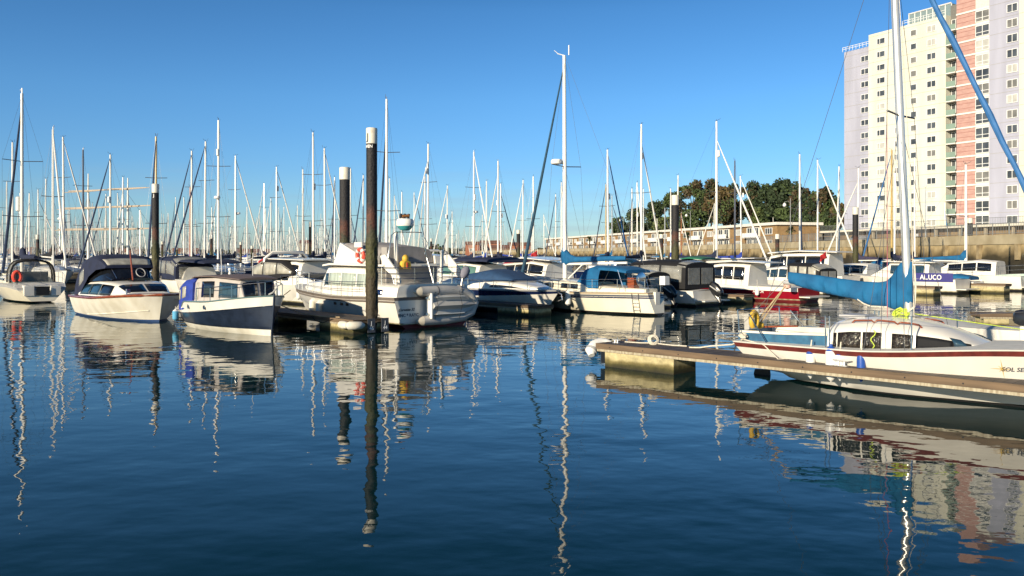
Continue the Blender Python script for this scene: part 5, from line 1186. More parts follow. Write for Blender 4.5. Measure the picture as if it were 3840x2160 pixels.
# ================================================================ SAILING YACHTS
TAKEN = []                                              # plan footprints (x, y, radius)
def free(p, r=2.6):
    return all((p[0] - a) ** 2 + (p[1] - b) ** 2 > (r + c) ** 2 for a, b, c in TAKEN)
def foot(O, d, L, r=1.7):
    n = max(2, int(L / 2.2))
    return [(O[0] + d[0] * L * (i + .5) / n, O[1] + d[1] * L * (i + .5) / n) for i in range(n)], r
def take(O, d, L, r=1.7):
    for q in foot(O, d, L, r)[0]: TAKEN.append((q[0], q[1], r))
def fits(O, d, L, r=1.5):
    for q in foot(O, d, L, r)[0]:
        if not free(q, r): return False
        for (x0, y0), (x1, y1) in zip(QL, QL[1:]):
            if y0 <= q[1] <= y1 and q[0] > x0 + (x1 - x0) * (q[1] - y0) / (y1 - y0) - 3.2: return False
    return True
YH = {}
def yacht(root, L, mh, mx, hullm=WHITE, bandm=NAVY, cover=CVNAVY, furl=SAILW, mast=ALUW, spreaders=1, detail=2, hood=None, radar=False, reflector=False, rnd=None, mr=None, boomdrop=0., J=None, band=True, rake=0.):
    """Parts of a cruising yacht in its own frame: bow +x, stern x = 0, water z = 0."""
    rnd = rnd or random.Random(1); B = L * .32; fb = .055 * L + .45
    H = Hull(L, B, ((0, fb * .92), (.45, fb * .86), (1, fb * 1.2)), tf=.62, rake=L * .11, srake=.35, e0=.30, e1=.75, keel=((0, .02), (.15, -.15), (.5, -.3), (1, -.3)), wide=.42, p=2.1, q=.85)
    if detail >= 2: H.build(root, [lambda t: interp(H.kl, t), ab(.10), ab(.15), fr(H, .70), fr(H, .80), fr(H, .9), fr(H, 1)], [BLACKAF if rnd.random() < .6 else BLUEAF, GRIME, hullm, bandm if band else hullm, hullm, hullm], n=16)
    else: H.build(root, [lambda t: interp(H.kl, t), ab(.10), fr(H, .7), fr(H, 1)], [BLACKAF, hullm, hullm], n=9)
    c = Loft([(L * .30, B * .30, fb * .8, fb + .40), (L * .42, B * .32, fb * .8, fb + .46), (L * .58, B * .27, fb * .85, fb + .38), (L * .72, B * .16, fb * .9, fb + .18)], SEC_RND)
    c.build('coachroof', WHITE, root)
    if detail >= 2:
        c.both('window', GLASS, root, L * .34, L * .43, 1.0, 2.1); c.both('window', GLASS, root, L * .46, L * .54, 1.0, 2.0)
        mb = MB(); mb.box((L * .15, 0, fb * .95 + .02), (L * .24, B * .36, .04)); mb.build('cockpit', GREYC, root)
        w_ = MB(); w_.tube([(L * .07, .0, fb), (L * .07, 0, fb + .5)], .05, 6); w_.lathe([(.26, -.012), (.28, 0), (.26, .012)], 14, (L * .07 + .06, 0, fb + .5), M=Matrix.Rotation(R(90), 3, 'Y')); w_.build('steering_pedestal', STEEL, root)
    r = mr or (.07 + L * .003); top = Vector((mx - rake, 0, mh))
    mb = MB(); mb.tube([(mx, 0, fb + .3), (mx - rake * .5, 0, mh * .5), top], [r, r, r * .75], 8 if detail >= 2 else 5); m_ = mb.build('mast', mast, root)
    sp = MB()
    for k in range(spreaders):
        z = fb + (mh - fb) * ((k + 1) / (spreaders + 1) + .03)
        for s_ in (-1, 1): sp.tube([(mx - rake * z / mh, 0, z), (mx - .15 - rake * z / mh, s_ * B * .27, z + .04)], .025, 4)
    sp.build('spreaders', WIRE, root)
    if detail >= 1:
        ap = MB(); ap.tube([top, top + Vector((-.02, 0, .18))], .02, 4); ap.tube([top + Vector((.0, 0, .05)), top + Vector((.28, 0, .16)), top + Vector((.36, 0, .22))], .014, 4); ap.tube([top + Vector((-.1, .1, .05)), top + Vector((-.22, .1, .3 if rnd.random() < .5 else .08))], .014, 4)
        ap.build('masthead_gear', WIRE, m_)
        rg = MB(); zs_ = fb + (mh - fb) * (1 / (spreaders + 1) + .03)
        for s_ in (-1, 1): rg.tube([top, (mx - .15, s_ * B * .27, zs_ + .04), (mx - .1, s_ * B * .45, fb)], .007, 3, caps=False); rg.tube([(mx, 0, zs_), (mx - .4, s_ * B * .44, fb)], .006, 3, caps=False)
        rg.tube([top, (0.05, 0, fb)], .007, 3, caps=False); rg.build('rigging', WIRE, root)
    if furl:
        bow = Vector(((mx + J) if J else L - .15, 0, fb * 1.2 + .15)); t_ = Vector((mx + .06 - rake, 0, mh * (.97 if rnd.random() < .7 else .88))); P = [bow.lerp(t_, i / 8) for i in range(9)]
        g = MB(); g.tube(P, [.05, .085, .085, .08, .075, .07, .06, .05, .02] if detail >= 1 else .06, 6); g.build('furled_sail', furl, root)
    bz = fb + 1.15 + boomdrop; be = mx - L * .36
    if cover:
        g = MB(); rows = []; n = 9
        for i in range(n):
            a = i / (n - 1); x = mx + .06 + (be - mx - .06) * a; h = (.55 * (1 - min(1, a / .13)) ** 1 + .30 * (1 - a) + .13); wv = .13 * (1 - a * .5); zb = bz - .10 + .05 * a
            rows.append([(x, wv * math.cos(t) , zb + h * (.5 + .5 * math.sin(t)) + rnd.uniform(-.01, .01)) for t in [2 * math.pi * k / 8 for k in range(8)]])
        g.grid(rows, closed=True); g.add(rows[0], [tuple(range(8))]); g.add(rows[-1], [tuple(range(8))]); g.build('sail_cover', cover, root, ang=70)
        b_ = MB(); b_.tube([(mx - .1, 0, bz - .14), (be - .15, 0, bz - .08)], .05, 6); b_.build('boom', mast, root)
    elif detail >= 1:
        b_ = MB(); b_.tube([(mx - .1, 0, bz - .14), (be - .15, 0, bz - .08)], .06, 6); b_.build('boom', mast, root)
    if hood:
        h_ = Loft([(L * .24, B * .30, fb, fb + 1.05), (L * .30, B * .31, fb, fb + 1.08), (L * .36, B * .30, fb + .3, fb + .95), (L * .42, B * .26, fb + .4, fb + .48)], SEC_RND); h_.build('sprayhood', hood, root, caps=(False, True))
        h_.patch('vinyl_window', VINYL, root, L * .37, L * .41, 3, 9, nf=6, off=.012)
    if detail >= 2: rails(root, H, .15, L - .5, .6, 7, .06, (.5, 1.), .013, close_bow=True, close_stern=True)
    if radar: g = MB(); z = mh * .52; g.lathe([(.1, z), (.24, z + .03), (.26, z + .12), (.22, z + .22), (.05, z + .24)], 12, (mx + .38, 0, 0)); g.box((mx + .2, 0, z - .03), (.4, .08, .05)); g.build('radar_dome', PLASTW, m_)
    if reflector: g = MB(); z = mh * (.78 if rnd.random() < .5 else .62); g.lathe([(.03, z), (.11, z + .05), (.11, z + .55), (.03, z + .6)], 10, (mx + .2, 0, 0)); g.build('radar_reflector', PLASTW, m_)
    return H
def place(O, ang): return (O[0], O[1], 0), ang

# white yacht of the front row with blue covers
def beneteau():
    st = Vector((5.90, 34.35)); L = 8.5; mx = 5.2
    root = thing('sailing_yacht', 'white front-row yacht with bright blue sail cover, blue sprayhood and thin navy stripe', 'sailing yacht', (st.x, st.y, 0), ANG_A)
    take(st, -U, L); H = Hull(L, 3.0, ((0, .93), (.45, .88), (1, 1.18)), tf=.34, rake=1.3, srake=-.25, e0=.24, e1=.75, keel=((0, -.05), (.3, -.3), (1, -.3)), wide=.5, p=2.1, q=.85)
    H.build(root, [ab(-.28), ab(.09), fr(H, .72), fr(H, .735), fr(H, .79), fr(H, .80), fr(H, .815), fr(H, .9), fr(H, .93), fr(H, 1)], [BLACKAF, CREAM, CREAM, NAVY, NAVY, CREAM, LETG, CREAM, mat('beige_rail', (.40, .31, .19), .6), ], n=24)
    tr = MB(); tr.box((-.06, 0, .45), (.14, .28, 1.0)); tr.build('rudder', WHITE, root)
    H.strake(root, lambda t: H.sheer(t) - .03, .022, MATS['beige_rail'], 0, 1, 'toe_rail')
    c = Loft([(3.0, .95, .88, 1.28), (4.6, .98, .88, 1.36), (6.4, .82, .9, 1.30), (7.9, .45, .95, 1.08)], SEC_BOX); c.build('coachroof', CREAM, root)
    c.both('window', GLASS, root, 3.5, 4.5, .9, 1.9); c.both('window', GLASS, root, 5.0, 5.7, .9, 1.9)
    ck = Loft([(.2, .40, .9, 1.08), (1.4, .80, .9, 1.12), (3.0, .92, .9, 1.20)], SEC_BOX); ck.build('cockpit_coaming', CREAM, root)
    mb = MB(); mb.tube([(mx, 0, 1.2), (mx + .02, 0, 6), (mx + .05, 0, 11.62)], [.105, .10, .075], 12); m_ = mb.build('mast', ALUW, root)
    sp = MB(); z = zat(632, 39.); 
    for s_ in (-1, 1): sp.tube([(mx, 0, z), (mx - .1, s_ * .95, z + .05)], .022, 5)
    sp.build('spreaders', WIRE, m_)
    g = MB(); g.lathe([(.1, z + .1), (.26, z + .13), (.28, z + .22), (.24, z + .33), (.05, z + .35)], 14, (mx + .25, .28, 0)); g.build('radar_dome', PLASTW, m_)
    ap = MB(); ap.tube([(mx, 0, 11.6), (mx + .4, .1, 11.75)], .02, 4); ap.tube([(mx - .05, -.2, 11.65), (mx - .05, -.2, 12.1)], .03, 5); ap.tube([(mx + .3, .1, 11.7), (mx + .5, .2, 11.9)], .012, 4); ap.build('masthead_gear', PLASTW, m_)
    rg = MB()
    for s_ in (-1, 1): rg.tube([(mx, 0, 11.5), (mx - .1, s_ * .95, z), (mx - .05, s_ * 1.4, .95)], .006, 3, caps=False); rg.tube([(mx, 0, z), (mx - .4, s_ * 1.38, .95)], .006, 3, caps=False)
    rg.tube([(mx, 0, 11.6), (.1, 0, 1.)], .006, 3, caps=False); rg.build('rigging', WIRE, root)
    b = Vector((mx + 2.95, 0, 1.35)); t_ = Vector((mx + .08, 0, 11.1)); g = MB(); g.tube([b.lerp(t_, i / 12) for i in range(13)], [.085, .085, .08, .075, .07, .065, .06, .055, .05, .045, .04, .035, .02], 8); g.build('furled_sail', mat('furled_teal_dark', (.02, .07, .12), .8, var=.3, scale=6), root)
    cv = MB(); rows = []
    for x, zt, zb, w_ in ((mx + .16, 2.80, 2.02, .04), (mx + .13, 2.84, 1.98, .14), (mx - .1, 2.72, 2.0, .16), (mx - .35, 2.50, 2.10, .14), (mx - .7, 2.40, 2.14, .12), (mx - 2.0, 2.42, 2.18, .11), (mx - 3.3, 2.44, 2.24, .10), (mx - 3.6, 2.42, 2.26, .03)):
        rows.append([(x, w_ * math.cos(t), (zt + zb) / 2 + (zt - zb) / 2 * math.sin(t)) for t in [2 * math.pi * k / 10 for k in range(10)]])
    cv.grid(rows, closed=True); cv.add(rows[0], [tuple(range(10))]); cv.add(rows[-1], [tuple(range(10))]); cv.build('sail_cover', CVBLUE, root, ang=70)
    bo = MB(); bo.tube([(mx - .1, 0, 2.06), (mx - 3.7, 0, 2.14)], .055, 8); bo.tube([(mx - 1.1, 0, 2.05), (mx - .15, 0, 1.35)], .03, 6); bo.build('boom', ALUW, root)
    h = Loft([(2.35, .90, 1.05, 1.98), (2.9, .93, 1.05, 2.02), (3.3, .90, 1.2, 1.9), (3.7, .82, 1.25, 1.32)], SEC_RND); h.build('sprayhood', CVBLUE, root, caps=(False, True)); h.patch('vinyl_window', VINYL, root, 3.4, 3.62, 3.2, 8.8, nf=6, off=.012)
    bm = Loft([(.9, .8, 1.72, 1.86), (1.5, .86, 1.80, 2.0), (2.34, .90, 1.84, 2.0)], SEC_RND); bm.build('bimini', CVBLUE, root)
    for s_ in (-1, 1):
        t = MB(); t.tube([(1.0, s_ * .8, 1.0), (1.3, s_ * .85, 1.85)], .014, 5); t.tube([(2.3, s_ * .88, 1.0), (1.7, s_ * .86, 1.9)], .014, 5); t.build('bimini_frame', STEEL, root)
    mb = MB(); mb.box((1.0, .2, 1.25), (.35, .35, .55)); mb.build('binnacle', MAHOG, root); w_ = MB(); w_.lathe([(.30, -.012), (.32, 0), (.30, .012)], 16, (.75, 0, 1.45), M=Matrix.Rotation(R(90), 3, 'Y')); w_.build('steering_wheel', STEEL, root)
    rails(root, H, .15, L - .5, .55, 8, .05, (.5, 1.), .012, close_bow=True, close_stern=True)
    ld = MB()
    for dz in (.2, .35, .5, .65): z = dz; ld.tube([(.35, H.half(.35, z) + .05, z), (.62, H.half(.62, z) + .05, z)], .014, 5)
    for x in (.35, .62): ld.tube([(x, H.half(x, .12) + .05, .12), (x, H.half(x, .9) + .05, .9)], .014, 5)
    ld.build('boarding_ladder', STEEL, root)
    mb = MB(); mb.box((-.12, -.45, 1.42), (.28, .3, .36)); bb = mb.build('stern_locker', PLASTW, root, smooth=False)
    sxx = 2.05; lettering('Sonate 310 Classic', .075, lambda a, b, d: Vector((sxx - a, H.half(sxx - a, .68 + b) + d + .004, .70 + b)), LETG, root, shear=.3, name='name_lettering')
    q = lambda v: Vector((st.x, st.y, 0)) + CM @ Vector(v)
    fender(q((3.6, H.half(3.6, .5) + .14, .62)), .13, .62, m=PLASTW, label='long white fender hanging on the side of the blue-covered front-row yacht', rope_to=(0, 0, .75))
beneteau()

# white express cruiser with the navy stripe
def express():
    bow = Vector((2.02, 35.2)); L = 8.1; st = bow - U * L
    root = thing('express_cruiser', 'white express cruiser with broad navy hull stripe and navy cockpit canvas, bow right', 'motor boat', (st.x, st.y, 0), ANG_U); take(st, U, L)
    H = Hull(L, 2.7, ((0, .92), (.5, .98), (1, 1.0)), tf=.9, rake=1.15, srake=0, e0=.2, e1=.9, wide=.4, p=2.6, q=.75)
    H.build(root, [ab(-.28), ab(.10), fr(H, .50), fr(H, .56), lambda t: H.sheer(t) * (.60 + .24 * t * t), lambda t: H.sheer(t) * .93, fr(H, 1)], [BLUEAF, WHITE, WHITE, WHITE, NAVY, GREYC], n=26)
    c = Loft([(1.2, 1.10, .90, 1.36), (4.4, 1.14, .94, 1.42), (5.4, 1.04, .96, 1.38), (6.4, .80, .97, 1.24), (7.1, .52, .98, 1.10), (7.5, .28, .98, 1.02)], SEC_RND); c.build('foredeck_cabin', WHITE, root, ang=50)
    c.both('window', GLASS, root, 4.75, 6.7, .75, 1.7, nx=10, x0b=4.95, x1b=6.0)
    v = Loft([(-.02, 1.12, .9, 1.02), (1.2, 1.18, .9, 1.30), (2.8, 1.16, .95, 1.62), (4.2, 1.06, 1.15, 1.82), (4.9, .98, 1.34, 1.74), (5.9, .80, 1.34, 1.42)], SEC_RND); v.build('canopy', mat('canvas_deep_blue', (.018, .06, .145), .85, var=.25, scale=4, bump=.01, bscale=5), root, ang=60)
    rails(root, H, 2.6, L - .35, .38, 7, .08, (1.,), .013, close_bow=True, name='bow_rail')
    mb = MB(); mb.box((L - .15, 0, .98), (.6, .22, .06)); mb.tube([(L - .2, -.0, .93), (L + .1, 0, .82), (L + .14, 0, .6), (L - .1, 0, .52)], .025, 6); mb.build('anchor', STEEL, root)
    q = lambda v: Vector((st.x, st.y, 0)) + Matrix.Rotation(ANG_U, 3, 'Z') @ Vector(v)
    fender(q((3.6, -1.42, .42)), .11, .45, m=PLASTW, label='small white fender hanging on the navy-striped cruiser above its pontoon')
express()

def cruiser_boat(label, stc, ang, L, B, fb=.95, hull=WHITE, band=None, af=BLACKAF, house=None, glass=GLASS, canopy=None, cm=CVNAVY, vinyl=True, hard=None, rail=True, name='motor_boat', cat='motor boat', outboard=None, arch=False, group=None, platform=True, win=True):
    d = Vector((math.cos(ang), math.sin(ang))); take(stc, d, L, 1.4)
    root = thing(name, label, cat, (stc[0], stc[1], 0), ang, group)
    H = Hull(L, B, ((0, fb * .92), (.5, fb * .96), (1, fb * 1.25)), tf=.9, rake=L * .12, e0=.18, e1=.8, wide=.4, p=2.4, q=.78)
    H.build(root, [ab(-.28), ab(.10), ab(.16), fr(H, .55), fr(H, .86), fr(H, 1)], [af, GRIME, hull, band or hull, WHITE if band is not hull else hull], n=16)
    if house:
        h = Loft([(L * x, B / 2 * w, fb * a, z) for x, w, a, z in house], SEC_SLOPE); h.build('cabin', WHITE, root)
        xs = [L * a[0] for a in house]
        if win:
            n = 3; a0, a1 = xs[0] + .25, xs[-2] - .05
            for i in range(n): h.both('side_window', glass, root, a0 + (a1 - a0) * i / n + .04, a0 + (a1 - a0) * (i + 1) / n - .04, .8, 2.1)
        h.patch('windscreen', glass, root, xs[-2] + .04, xs[-1] - .12, 2.2, 9.8, nx=3, nf=8)
    if canopy:
        c = Loft([(L * x, B / 2 * w, a, z) for x, w, a, z in canopy], SEC_CAN if vinyl else SEC_RND); c.build('canopy', cm, root, ang=60)
        xs = [L * a[0] for a in canopy]; a0, a1 = xs[0] + .15, xs[-1] - .1
        if vinyl:
            for i in range(3): c.both('vinyl_window', vinyl if vinyl is not True else VINYL2, root, a0 + (a1 - a0) * i / 3 + .06, a0 + (a1 - a0) * (i + 1) / 3 - .06, .55, 2.2, off=.014)
            p0 = canopy[0]; rw = B / 2 * p0[1]
            for s_ in (-1, 1):
                q = MB(); q.box((xs[0] - .012, s_ * rw * .44, p0[2] + (p0[3] - p0[2]) * .5), (.012, rw * .74, (p0[3] - p0[2]) * .66)); q.build('vinyl_window', vinyl if vinyl is not True else VINYL2, root, smooth=False)
            c.patch('vinyl_window', vinyl if vinyl is not True else VINYL2, root, xs[0] + .02, xs[1] - .03, 2.2, 9.8, nf=8, off=.012)
    if hard: h = Loft([(L * x, B / 2 * w, a, z) for x, w, a, z in hard], [(1, 0), (1, .6), (.8, 1), (0, 1.1)]); h.build('hardtop', WHITE, root)
    if arch:
        a = MB(); x = L * arch; P = [(x - .3, B * .44, fb), (x, B * .42, fb + 1.3), (x + .1, B * .3, fb + 1.6), (x + .1, -B * .3, fb + 1.6), (x, -B * .42, fb + 1.3), (x - .3, -B * .44, fb)]; a.tube(P, .09, 6); a.build('radar_arch', WHITE, root)
    if rail: rails(root, H, L * .45, L - .3, .45, 5, .08, (1.,), .013, close_bow=True, name='bow_rail')
    if platform: p = MB(); p.box((-.3, 0, .28), (.6, B * .8, .06)); p.build('swim_platform', WHITE2, root)
    if stc[1] < 64:
        for xx in (.3, .62):
            x = L * xx; M_ = Matrix.Rotation(ang, 3, 'Z'); sd = 1 if ang == ANG_A else -1; z = .52
            fl_ = Vector((stc[0], stc[1], 0)) + M_ @ Vector((x, sd * (H.half(x, z) + .12), z))
            fender(fl_, .11, .45, m=PLASTW, label='white fender hung on the side of a moored motor boat in the second row', group='fenders on the second row boats')
    if outboard:
        o = thing('outboard_motor', outboard, 'outboard motor', (stc[0] - d.x * .35, stc[1] - d.y * .35, .75), ang)
        cowl = Loft([(-.62, .10, -.02, .16), (-.52, .17, -.12, .26), (-.2, .19, -.10, .36), (.05, .18, -.02, .36), (.16, .10, .08, .30)], SEC_RND); cb = cowl.build('cowling', BLACKP, o); cb.rotation_euler = (0, R(-30), 0); cb.location = (.1, 0, .1); st_p = MB(); st_p.box((-.2, -.19, .14), (.5, .012, .05)); st_p.box((-.2, .19, .14), (.5, .012, .05)); st_p.build('stripe', GREYC, cb, smooth=False)
        m = MB(); m.tube([(0, 0, -.05), (-.28, 0, -.35), (-.38, 0, -.55)], [.12, .09, .06], 8); m.lathe([(.02, -.03), (.16, 0), (.02, .03)], 8, (-.45, 0, -.58), M=Matrix.Rotation(R(60), 3, 'Y')); m.build('leg', BLACKP, o)
    return root, H
ST_ = lambda px, D, B, tf=.9: at(px, D) + V * (B / 2 * tf)     # stern centre from the near corner's column, bow away
# boats of the front rows, right of centre
r_, H_ = cruiser_boat('small open boat with black canopy and dark lettering on its white stern', ST_(2436, 38.2, 1.9), ANG_A, 5.2, 1.9, .62, canopy=[(.02, .9, .62, 1.62), (.25, .95, .7, 1.76), (.55, .92, .75, 1.75), (.72, .8, .8, 1.2)], cm=CVBLACK, rail=False, platform=False, outboard='small dark outboard on the black-canopied stern left of the bigger canopied boat')
lettering('RUBA DUMP', .20, lambda a, b, d: Vector((-.004 - d, -a, .38 + b)), LETB, r_)
r_, H_ = cruiser_boat('white sports boat under a black framed canopy with clear panels and outboard', ST_(2598, 39.6, 2.6), ANG_A, 6.6, 2.6, .82, canopy=[(.06, .95, .84, 2.05), (.14, .98, .86, 2.14), (.35, .99, .9, 2.2), (.58, .95, .92, 2.12), (.70, .8, .95, 1.3)], cm=CVBLACK, vinyl=VINYL, rail=True, outboard='big shiny black outboard tilted on the stern of the black-canopied sports boat')
r_, H_ = cruiser_boat('red and white fishing cruiser with forward-raked wheelhouse, lying beyond the blue sail cover', ST_(2992, 43.2, 2.6), ANG_A, 7.6, 2.6, .82, hull=REDHULL, band=REDHULL, af=REDAF, house=[(.40, .78, .9, 1.95), (.46, .82, .9, 2.02), (.62, .80, .95, 2.05), (.72, .66, 1.0, 1.95), (.86, .40, 1.1, 1.0)], hard=[(.26, .82, 2.02, 2.07), (.5, .9, 2.10, 2.16), (.76, .66, 2.0, 2.05)])
lettering('ARVOR', .20, lambda a, b, d: Vector((2.3 - a, H_.half(2.3 - a, .50 + b) + d + .006, .50 + b)), LETW, r_, shear=.3)
wt = MB()
for s_ in (-1, 1): wt.grid([[H_.gun(H_.L * t, s_, -.006, -.20) , H_.gun(H_.L * t, s_, -.012, .01)] for t in [i / 14 for i in range(14)]])
wt.build('white_topside_band', WHITE, r_); tag(r_, None)
fender(at(2952, 42.6).to_3d() + Vector((0, 0, .95)), .18, .4, m=FPINK, cap=FPINK, label='round pale pink buoy fender on the quarter of the red fishing boat')
cruiser_boat('grey-white weekend boat with dark canopy behind the red fishing boat', ST_(3080, 50., 2.5), ANG_A, 7, 2.5, .9, house=[(.3, .8, .9, 1.7), (.4, .85, .9, 1.75), (.6, .8, .95, 1.6), (.8, .5, 1.0, 1.1)], canopy=[(.02, .9, .85, 1.6), (.1, .92, .9, 1.9), (.32, .9, .95, 1.95)], cm=CVBLACK, glass=GLASSB)
cruiser_boat('tall white wheelhouse cruiser with rounded roof behind the blue sail cover end', ST_(3158, 55., 2.9), ANG_A, 9, 2.9, 1.15, house=[(.12, .80, .95, 2.55), (.2, .86, .95, 2.65), (.5, .84, .95, 2.62), (.62, .72, 1.0, 2.4), (.72, .60, 1.05, 1.4)], hard=[(.05, .8, 2.62, 2.70), (.35, .9, 2.70, 2.80), (.62, .8, 2.55, 2.65)])
r_, H_ = cruiser_boat('navy-sided charter boat reading ALUCO with white lower hull', ST_(3582, 52.6, 2.8) , ANG_A, 8.5, 2.8, .98, hull=WHITE, house=[(.2, .80, .9, 1.9), (.25, .84, .9, 1.98), (.5, .82, .95, 1.95), (.68, .55, 1.0, 1.0)], hard=[(.15, .86, 1.95, 2.0), (.55, .84, 2.0, 2.06)], glass=GLASSB)
nb = MB(); nb.grid([[Vector((x, H_.half(x, .74) + .03, .74)), Vector((x, H_.half(x, .9) + .035, 1.30))] for x in [.12 + i * .3 for i in range(9)]]); nb.build('name_dodger', mat('dodger_violet_blue', (.035, .035, .20), .7), r_, smooth=False)
lettering('AL.UCO', .44, lambda a, b, d: Vector((1.42 - a, H_.half(1.42 - a, .95) + .07 + d, 1.02 + b)), LETW, r_, sx=.82)
cruiser_boat('pale sunlit motor boat with dark window band left of the ALUCO boat', ST_(3330, 58., 2.7), ANG_A, 8, 2.7, 1.0, house=[(.2, .8, .9, 1.8), (.3, .85, .9, 1.85), (.6, .75, .95, 1.7), (.75, .5, 1., 1.1)])
def cat_boat(label, px, D, L, hullm, cover, ang, mast=True, hood=None, mh=9.5, **k):
    p = at(px, D); d = Vector((math.cos(ang), math.sin(ang))); st = p - d * (L * .55); take(st, d, L)
    root = thing('sailing_yacht', label, 'sailing yacht', (st.x, st.y, 0), ang); yacht(root, L, mh, L * .55, hullm, hullm, cover, hood=hood, band=False, rnd=random.Random(int(px)), **k); return root
# the yachts whose masts read clearly: column, top row, mast height, heading (right/left projection of the bow in photo px), furl, cover, mast, extras, label
far_left = at(156, 43.4)
fl = thing('sailing_yacht', 'white yacht at far left with open scooped stern, dark sprayhood and red buoy', 'sailing yacht', (far_left.x, far_left.y, 0), ANG_A); take(far_left, -U, 10)
def farleft():
    L = 9.6; H = Hull(L, 3.3, ((0, .78), (.15, .95), (.5, .95), (1, 1.2)), tf=.70, rake=1.1, srake=-.35, e0=.34, e1=.8, keel=((0, .0), (.2, -.2), (1, -.3)), wide=.4)
    H.build(fl, [lambda t: interp(H.kl, t), ab(.08), fr(H, .8), fr(H, .83), fr(H, 1)], [BLACKAF, CREAM, CREAM, GREYC, CREAM], n=18)
    ck = MB(); ck.box((.5, 0, .86), (1.1, 1.5, .06)); ck.box((-.0, .62, .62), (.5, .45, .5)); ck.box((0, -.62, .62), (.5, .45, .5)); ck.build('stern_bench', WHITE, fl); w = MB(); w.box((-.27, 0, .60), (.06, .62, .40)); w.build('stern_opening', BLACKP, fl, smooth=False)
    c = Loft([(2.4, 1.05, .95, 1.35), (4.2, 1.1, .95, 1.42), (5.6, .9, .98, 1.35), (7, .5, 1.0, 1.12)], SEC_RND); c.build('coachroof', CREAM, fl); c.both('window', GLASS, fl, 3.2, 5.0, 1, 2.0)
    bk = MB(); bk.box((2.38, 0, 1.3), (.05, 1.7, .55)); bk.build('companionway', GLASSB, fl, smooth=False)
    h = Loft([(1.9, 1.05, 1.0, 2.15), (2.5, 1.08, 1.0, 2.2), (3.1, 1.0, 1.2, 1.95), (3.5, .9, 1.35, 1.45)], SEC_RND)
    h.build('sprayhood', VINYL, fl, caps=(False, False))
    for x in (1.92, 2.52): t = MB(); t.tube([h.at(x, f) for f in [i * .5 for i in range(25)]], .055, 6); t.build('hood_hoop', CVBLACK, fl)
    mx = 4.4; mb = MB(); mb.tube([(mx, 0, 1.2), (mx, 0, 11.5)], [.10, .075], 10); m_ = mb.build('mast', ALUW, fl)
    sp = MB()
    for z in (4.6, 7.7):
        for s_ in (-1, 1): sp.tube([(mx, 0, z), (mx - .2, s_ * 1.0, z + .05)], .022, 5)
    sp.build('spreaders', WIRE, m_); g = MB(); g.lathe([(.03, 4.9), (.12, 4.95), (.12, 5.7), (.03, 5.75)], 10, (mx + .2, .15, 0)); g.build('radar_reflector', PLASTW, m_)
    ap = MB(); ap.tube([(mx, 0, 11.5), (mx, 0, 11.8)], .03, 4); ap.tube([(mx, 0, 11.6), (mx + .35, 0, 11.65), (mx + .4, 0, 11.8)], .015, 4); ap.build('masthead_gear', WIRE, m_)
    b = Vector((L - .15, 0, 1.4)); t_ = Vector((mx + .08, 0, 10.9)); g = MB(); g.tube([b.lerp(t_, i / 8) for i in range(9)], [.09, .09, .085, .08, .07, .065, .06, .05, .02], 7); g.build('furled_sail', SAILD, fl)
    rg = MB()
    for s_ in (-1, 1): rg.tube([(mx, 0, 11.4), (mx - .2, s_ * 1., 7.75), (mx - .2, s_ * 1., 4.65), (mx - .1, s_ * 1.5, 1.)], .006, 3, caps=False)
    rg.tube([(mx, 0, 11.4), (0, 0, 1.)], .006, 3, caps=False); rg.build('rigging', WIRE, fl)
    cv = MB(); rows = [[(x, w_ * math.cos(t), (zt + zb) / 2 + (zt - zb) / 2 * math.sin(t)) for t in [k * math.pi / 4 for k in range(8)]] for x, zt, zb, w_ in ((mx + .15, 3.0, 2.1, .1), (mx - .2, 2.9, 2.15, .16), (mx - .6, 2.5, 2.2, .15), (mx - 3.2, 2.45, 2.25, .1))]
    cv.grid(rows, closed=True); cv.add(rows[0], [tuple(range(8))]); cv.add(rows[-1], [tuple(range(8))]); cv.build('sail_cover', CVNAVY, fl, ang=70)
    rails(fl, H, .4, L - .4, .58, 7, .06, (.5, 1.), .012, close_bow=True)
    q = lambda v: far_left.to_3d() + CM @ Vector(v)
    o = thing('rescue_buoy', 'red rescue buoy cover on the rail of the far-left yacht', 'safety buoy', q((.35, 1.05, 1.35)), ANG_A); m = MB(); P = [(0, .17 * math.cos(t), .26 * math.sin(t)) for t in [R(k) for k in range(-60, 241, 25)]]; m.tube(P, .09, 8); m.build('horseshoe', ORANGE, o); s = MB(); s.tube([(0, 0, -.4), (0, 0, .3)], .02, 5); s.build('strap', CVBLACK, o)
farleft()
# second-row motor boats, left and centre
cruiser_boat('navy-canopied motor boat right of the big left pile, behind the clinker boat', at(735, 52.), ANG_A, 7.5, 2.7, .95, canopy=[(.02, .9, .9, 1.9), (.12, .95, .95, 2.3), (.4, .95, 1.0, 2.35), (.6, .8, 1.1, 1.4)], cm=CVNAVY, vinyl=VINYL)
cruiser_boat('white motor boat under a long navy awning above the clinker boat canopy', at(842, 49.), ANG_A, 8, 2.7, 1.0, house=[(.45, .8, .95, 1.7), (.7, .5, 1.0, 1.1)], canopy=[(.0, .9, 1.95, 2.02), (.15, .96, 2.0, 2.22), (.45, .96, 2.05, 2.2), (.6, .8, 1.9, 2.0)], cm=CVNAVY, vinyl=False, win=False)
cruiser_boat('white sports cruiser with curved radar arch and dark screens behind the wheelhouse', at(1012, 46.), ANG_U, 9, 2.9, 1.0, house=[(.2, .8, .95, 1.6), (.5, .85, .97, 1.75), (.75, .5, 1., 1.05)], canopy=[(.05, .9, 1.0, 1.9), (.2, .95, 1.1, 2.3), (.42, .9, 1.3, 2.2), (.55, .8, 1.5, 1.6)], cm=CVBLACK, arch=.22)
